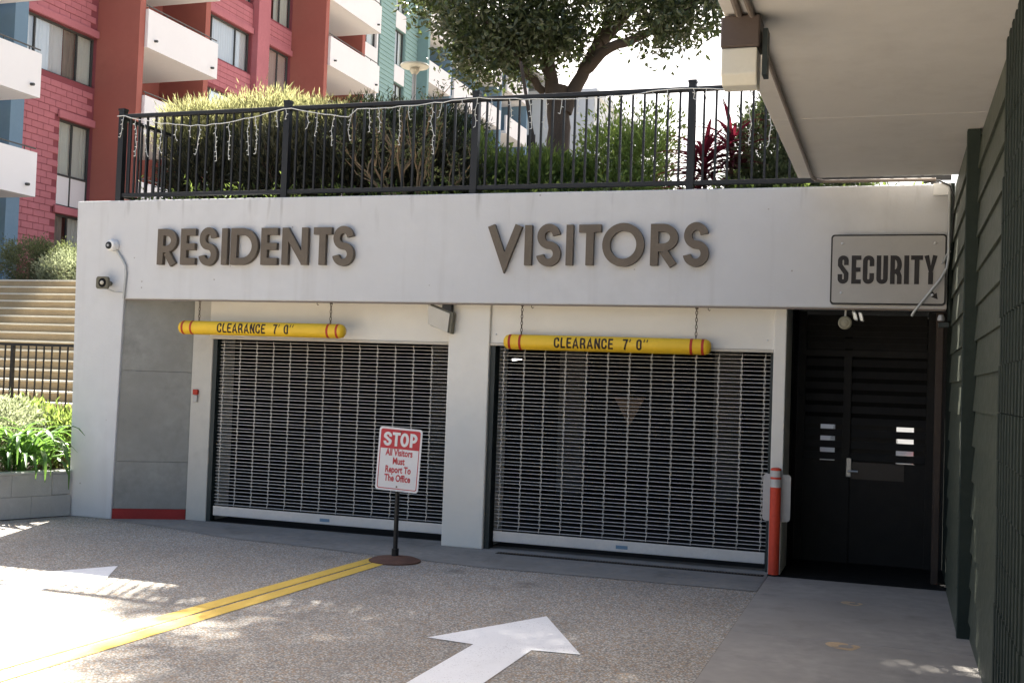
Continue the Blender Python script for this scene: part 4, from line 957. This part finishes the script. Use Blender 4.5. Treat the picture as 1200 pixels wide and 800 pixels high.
# bays further along: course strips as one part
def courses(y0, y1, H):
    z = 4.6
    while z < ZT-.1:
        segs = [(y0, y1)]
        for h in H:
            if z+.09 > h[2] and z-.09 < h[3]:
                segs = [s for a, b in segs for s in ((a, min(b, h[0])), (max(a, h[1]), b)) if s[1]-s[0] > .05]
        for a, b in segs:
            y = a
            while y < b-.02:
                e = min(b, y+.44); rest.box(FX-.01, FX+.024, y+.004, e-.004, z-.087, z+.087); y = e
        z += .19
h2 = [(33.60, 36.50, 12.72+FL*k, 14.2+FL*k) for k in (-2, -1, 0, 1, 2)]; h3 = [(37.45, 39.38, 12.62+FL*k, 14.16+FL*k) for k in (-2, -1, 0, 1, 2)]
wallholes(33.2, 36.55, Z0, ZT, h2).build('wall', M_rbm, AB); wallholes(37.40, 39.40, Z0, ZT, h3).build('wall', M_rbm, AB)
courses(33.22, 36.53, h2); courses(37.42, 39.38, h3)
for i, h in enumerate(h2): window(*h, (.18, .70), AB, cur=[(0, .16, M_curt), (.17, 1, M_balc)] if i == 2 else None)
for i, h in enumerate(h3): window(*h, (.6,), AB, cur=[(.45, 1, M_curt)] if i == 3 else None)
rb_ = rest.build('block_courses', M_rb, AB); rb_['kind'] = 'stuff'
for y0, y1, z0 in ((25.06, 28.04, 11.5), (26.5, 28.04, 8.80), (26.5, 28.04, 6.05), (33.22, 36.52, 14.2), (37.42, 39.38, 14.16), (37.42, 39.38, 16.76)):
    MB().box(FX+.03, FX+.10, y0, y1, z0, z0+.22).build('lintel', M_rb, AB, bevel=.01)
# fins, pilasters, recess cheeks
MB().box(-25.1, -21.50, 28.05, 28.31, Z0, ZT).build('fin', M_rfin, AB)
MB().box(-25.1, -22.55, 32.92, 33.19, Z0, ZT).build('fin', M_rfin, AB)
MB().box(-23.3, -22.75, 36.56, 37.39, Z0, ZT).build('pilaster', M_rb, AB)
MB().box(-25.1, -21.50, 39.41, 39.68, Z0, ZT).build('fin', M_rfin, AB)
MB().box(-25.1, -22.55, 44.72, 45.0, Z0, ZT).build('fin', M_rfin, AB)
MB().box(-24.9, -22.85, 24.55, 25.04, Z0, ZT).build('blue_pier', M_blue, AB)
MB().box(-25.19, -24.6, 18, 24.54, Z0, ZT).build('recess_wall', M_blue, AB)
# recess back walls with glazing
for a, b, xw in ((28.32, 32.91, -24.3), (39.69, 44.71, -24.3)):
    H = [(a+.06, b-.9, 3.55+FL*k, 5.98+FL*k) for k in range(6)]
    wallholes(a, b, Z0, ZT, H, xw).build('recess_wall', M_rfin, AB)
    for h in H: window(*h, (.33, .66), AB, xw, cur=[(.4, .75, M_curt)])
# far white part of the block
hw = [(45.15, 47.05, 11.5+FL*k, 12.95+FL*k) for k in range(4)]
wallholes(45.01, 47.2, Z0, ZT, hw).build('wall', M_balc, AB)
for h in hw: window(*h, (.1, .55), AB)
# balconies
def balcony(y0, y1, z0, xr):
    b = MB().box(-21.52, -21.40, y0, y1, z0, z0+1.16).add(*(lambda q: (q.v, q.f))(MB().box(xr, -21.53, y0, y1, z0, z0+.16))).add(*(lambda q: (q.v, q.f))(MB().box(-22.7, -21.53, y1-.12, y1, z0+.165, z0+1.155))).build('balcony', M_balc, AB)
    h = MB().tube([(-21.46, y0, z0+1.27), (-21.46, y1, z0+1.27)], .02, 6)
    yy = y0+.1
    while yy < y1: h.box(-21.47, -21.45, yy-.012, yy+.012, z0+1.162, z0+1.26); yy += .9
    h.build('handrail', M_wframe, b)
    for q in (y0+.35, y1-.35): MB().tube([(-21.41, q, z0+.28), (-21.30, q, z0+.27)], .04, 8).build('spout', M_wframe, b)
for k in range(-2, 4):
    z = 11.25+FL*k
    if z > 4: balcony(28.32, 32.0, z, -24.28); balcony(39.69, 44.15, z-.02, -24.28); balcony(19.0, 24.0, z, -24.58)
MB().box(-36, -22.6, 18, 47.3, ZT, ZT+.3).build('roof', M_conc, AB)

# teal block beyond
TBk = thing('teal_block', (-25, 55, 3.4), 'pale teal sided apartment block with tall windows beyond the red one', 'building')
ht = [(49.0, 50.15, 6.2+FL*2*k*.5, 7.9+FL*2*k*.5) for k in range(0, 6)]
wallholes(47.31, 51.6, Z0, ZT, ht).build('wall', M_teald, TBk)
sdm = MB()
for i in range(int((ZT-Z0)/.22)):
    z = Z0+.22*i
    for a, b in ((47.32, 48.95), (50.2, 51.58)): sdm.prism([(FX, z), (FX+.035, z), (FX+.005, z+.21), (FX, z+.21)], 'y', a, b) if False else sdm.add([(FX+.001, a, z), (FX+.045, a, z), (FX+.008, a, z+.205), (FX+.001, a, z+.205), (FX+.001, b, z), (FX+.045, b, z), (FX+.008, b, z+.205), (FX+.001, b, z+.205)], [(0, 1, 2, 3), (7, 6, 5, 4), (0, 4, 5, 1), (1, 5, 6, 2), (2, 6, 7, 3), (3, 7, 4, 0)])
so = sdm.build('siding', M_teal, TBk); so['kind'] = 'stuff'
for h in ht:
    window(*h, (.5,), TBk)
    MB().box(FX+.002, FX+.03, 49.0, 50.15, h[3]+.03, h[3]+.85).build('spandrel', M_balc, TBk)
MB().box(-23.5, -22.4, 51.61, 51.85, Z0, ZT).build('fin', M_teald, TBk)
MB().box(-25.2, -24.4, 51.86, 75, Z0, ZT).build('recess_wall', M_blue, TBk)
for y0, y1 in ((51.9, 55), (55.5, 59), (59.5, 63), (64, 68)):
    for k in range(6):
        z = 6.05+FL*k
        MB().box(-24.38, -22.5, y0, y1, z, z+.18).add(*(lambda q: (q.v, q.f))(MB().box(-22.62, -22.5, y0, y1, z+.182, z+1.1))).build('balcony', M_balc, TBk)
        window(y0+.4, y1-.5, z+.5, z+2.2, (.5,), TBk, -24.25)
    MB().box(-24.39, -22.6, y1+.1, y1+.35, Z0, ZT).build('fin', M_blue, TBk)
MB().box(-36, -25.21, 47.31, 75, Z0, ZT).build('core', M_dark, TBk)
MB().box(-36, -22.5, 47.32, 75, ZT, ZT+.3).build('roof', M_conc, TBk)
# pale low building seen below the crown
FB = thing('pale_building', (-22, 72, 3.4), 'pale bluish white building far behind the tree trunk', 'building')
hf = []
MB().box(-31, -19.2, 72, 84, 3.4, 20.6).build('wall', M_far, FB)
MB().box(-31.2, -19.0, 71.8, 84.2, 20.61, 21.0).build('roof', M_far, FB)
for x in (-28.5, -26.2, -23.8, -21.4):
    for z in (7, 10.2, 13.4, 16.6):
        w_ = MB().box(x-.6, x+.6, 71.93, 71.99, z, z+1.5).build('window', M_wframe, FB); MB().box(x-.52, x+.52, 71.90, 71.925, z+.08, z+1.42).build('pane', M_far if False else M_cg, w_)
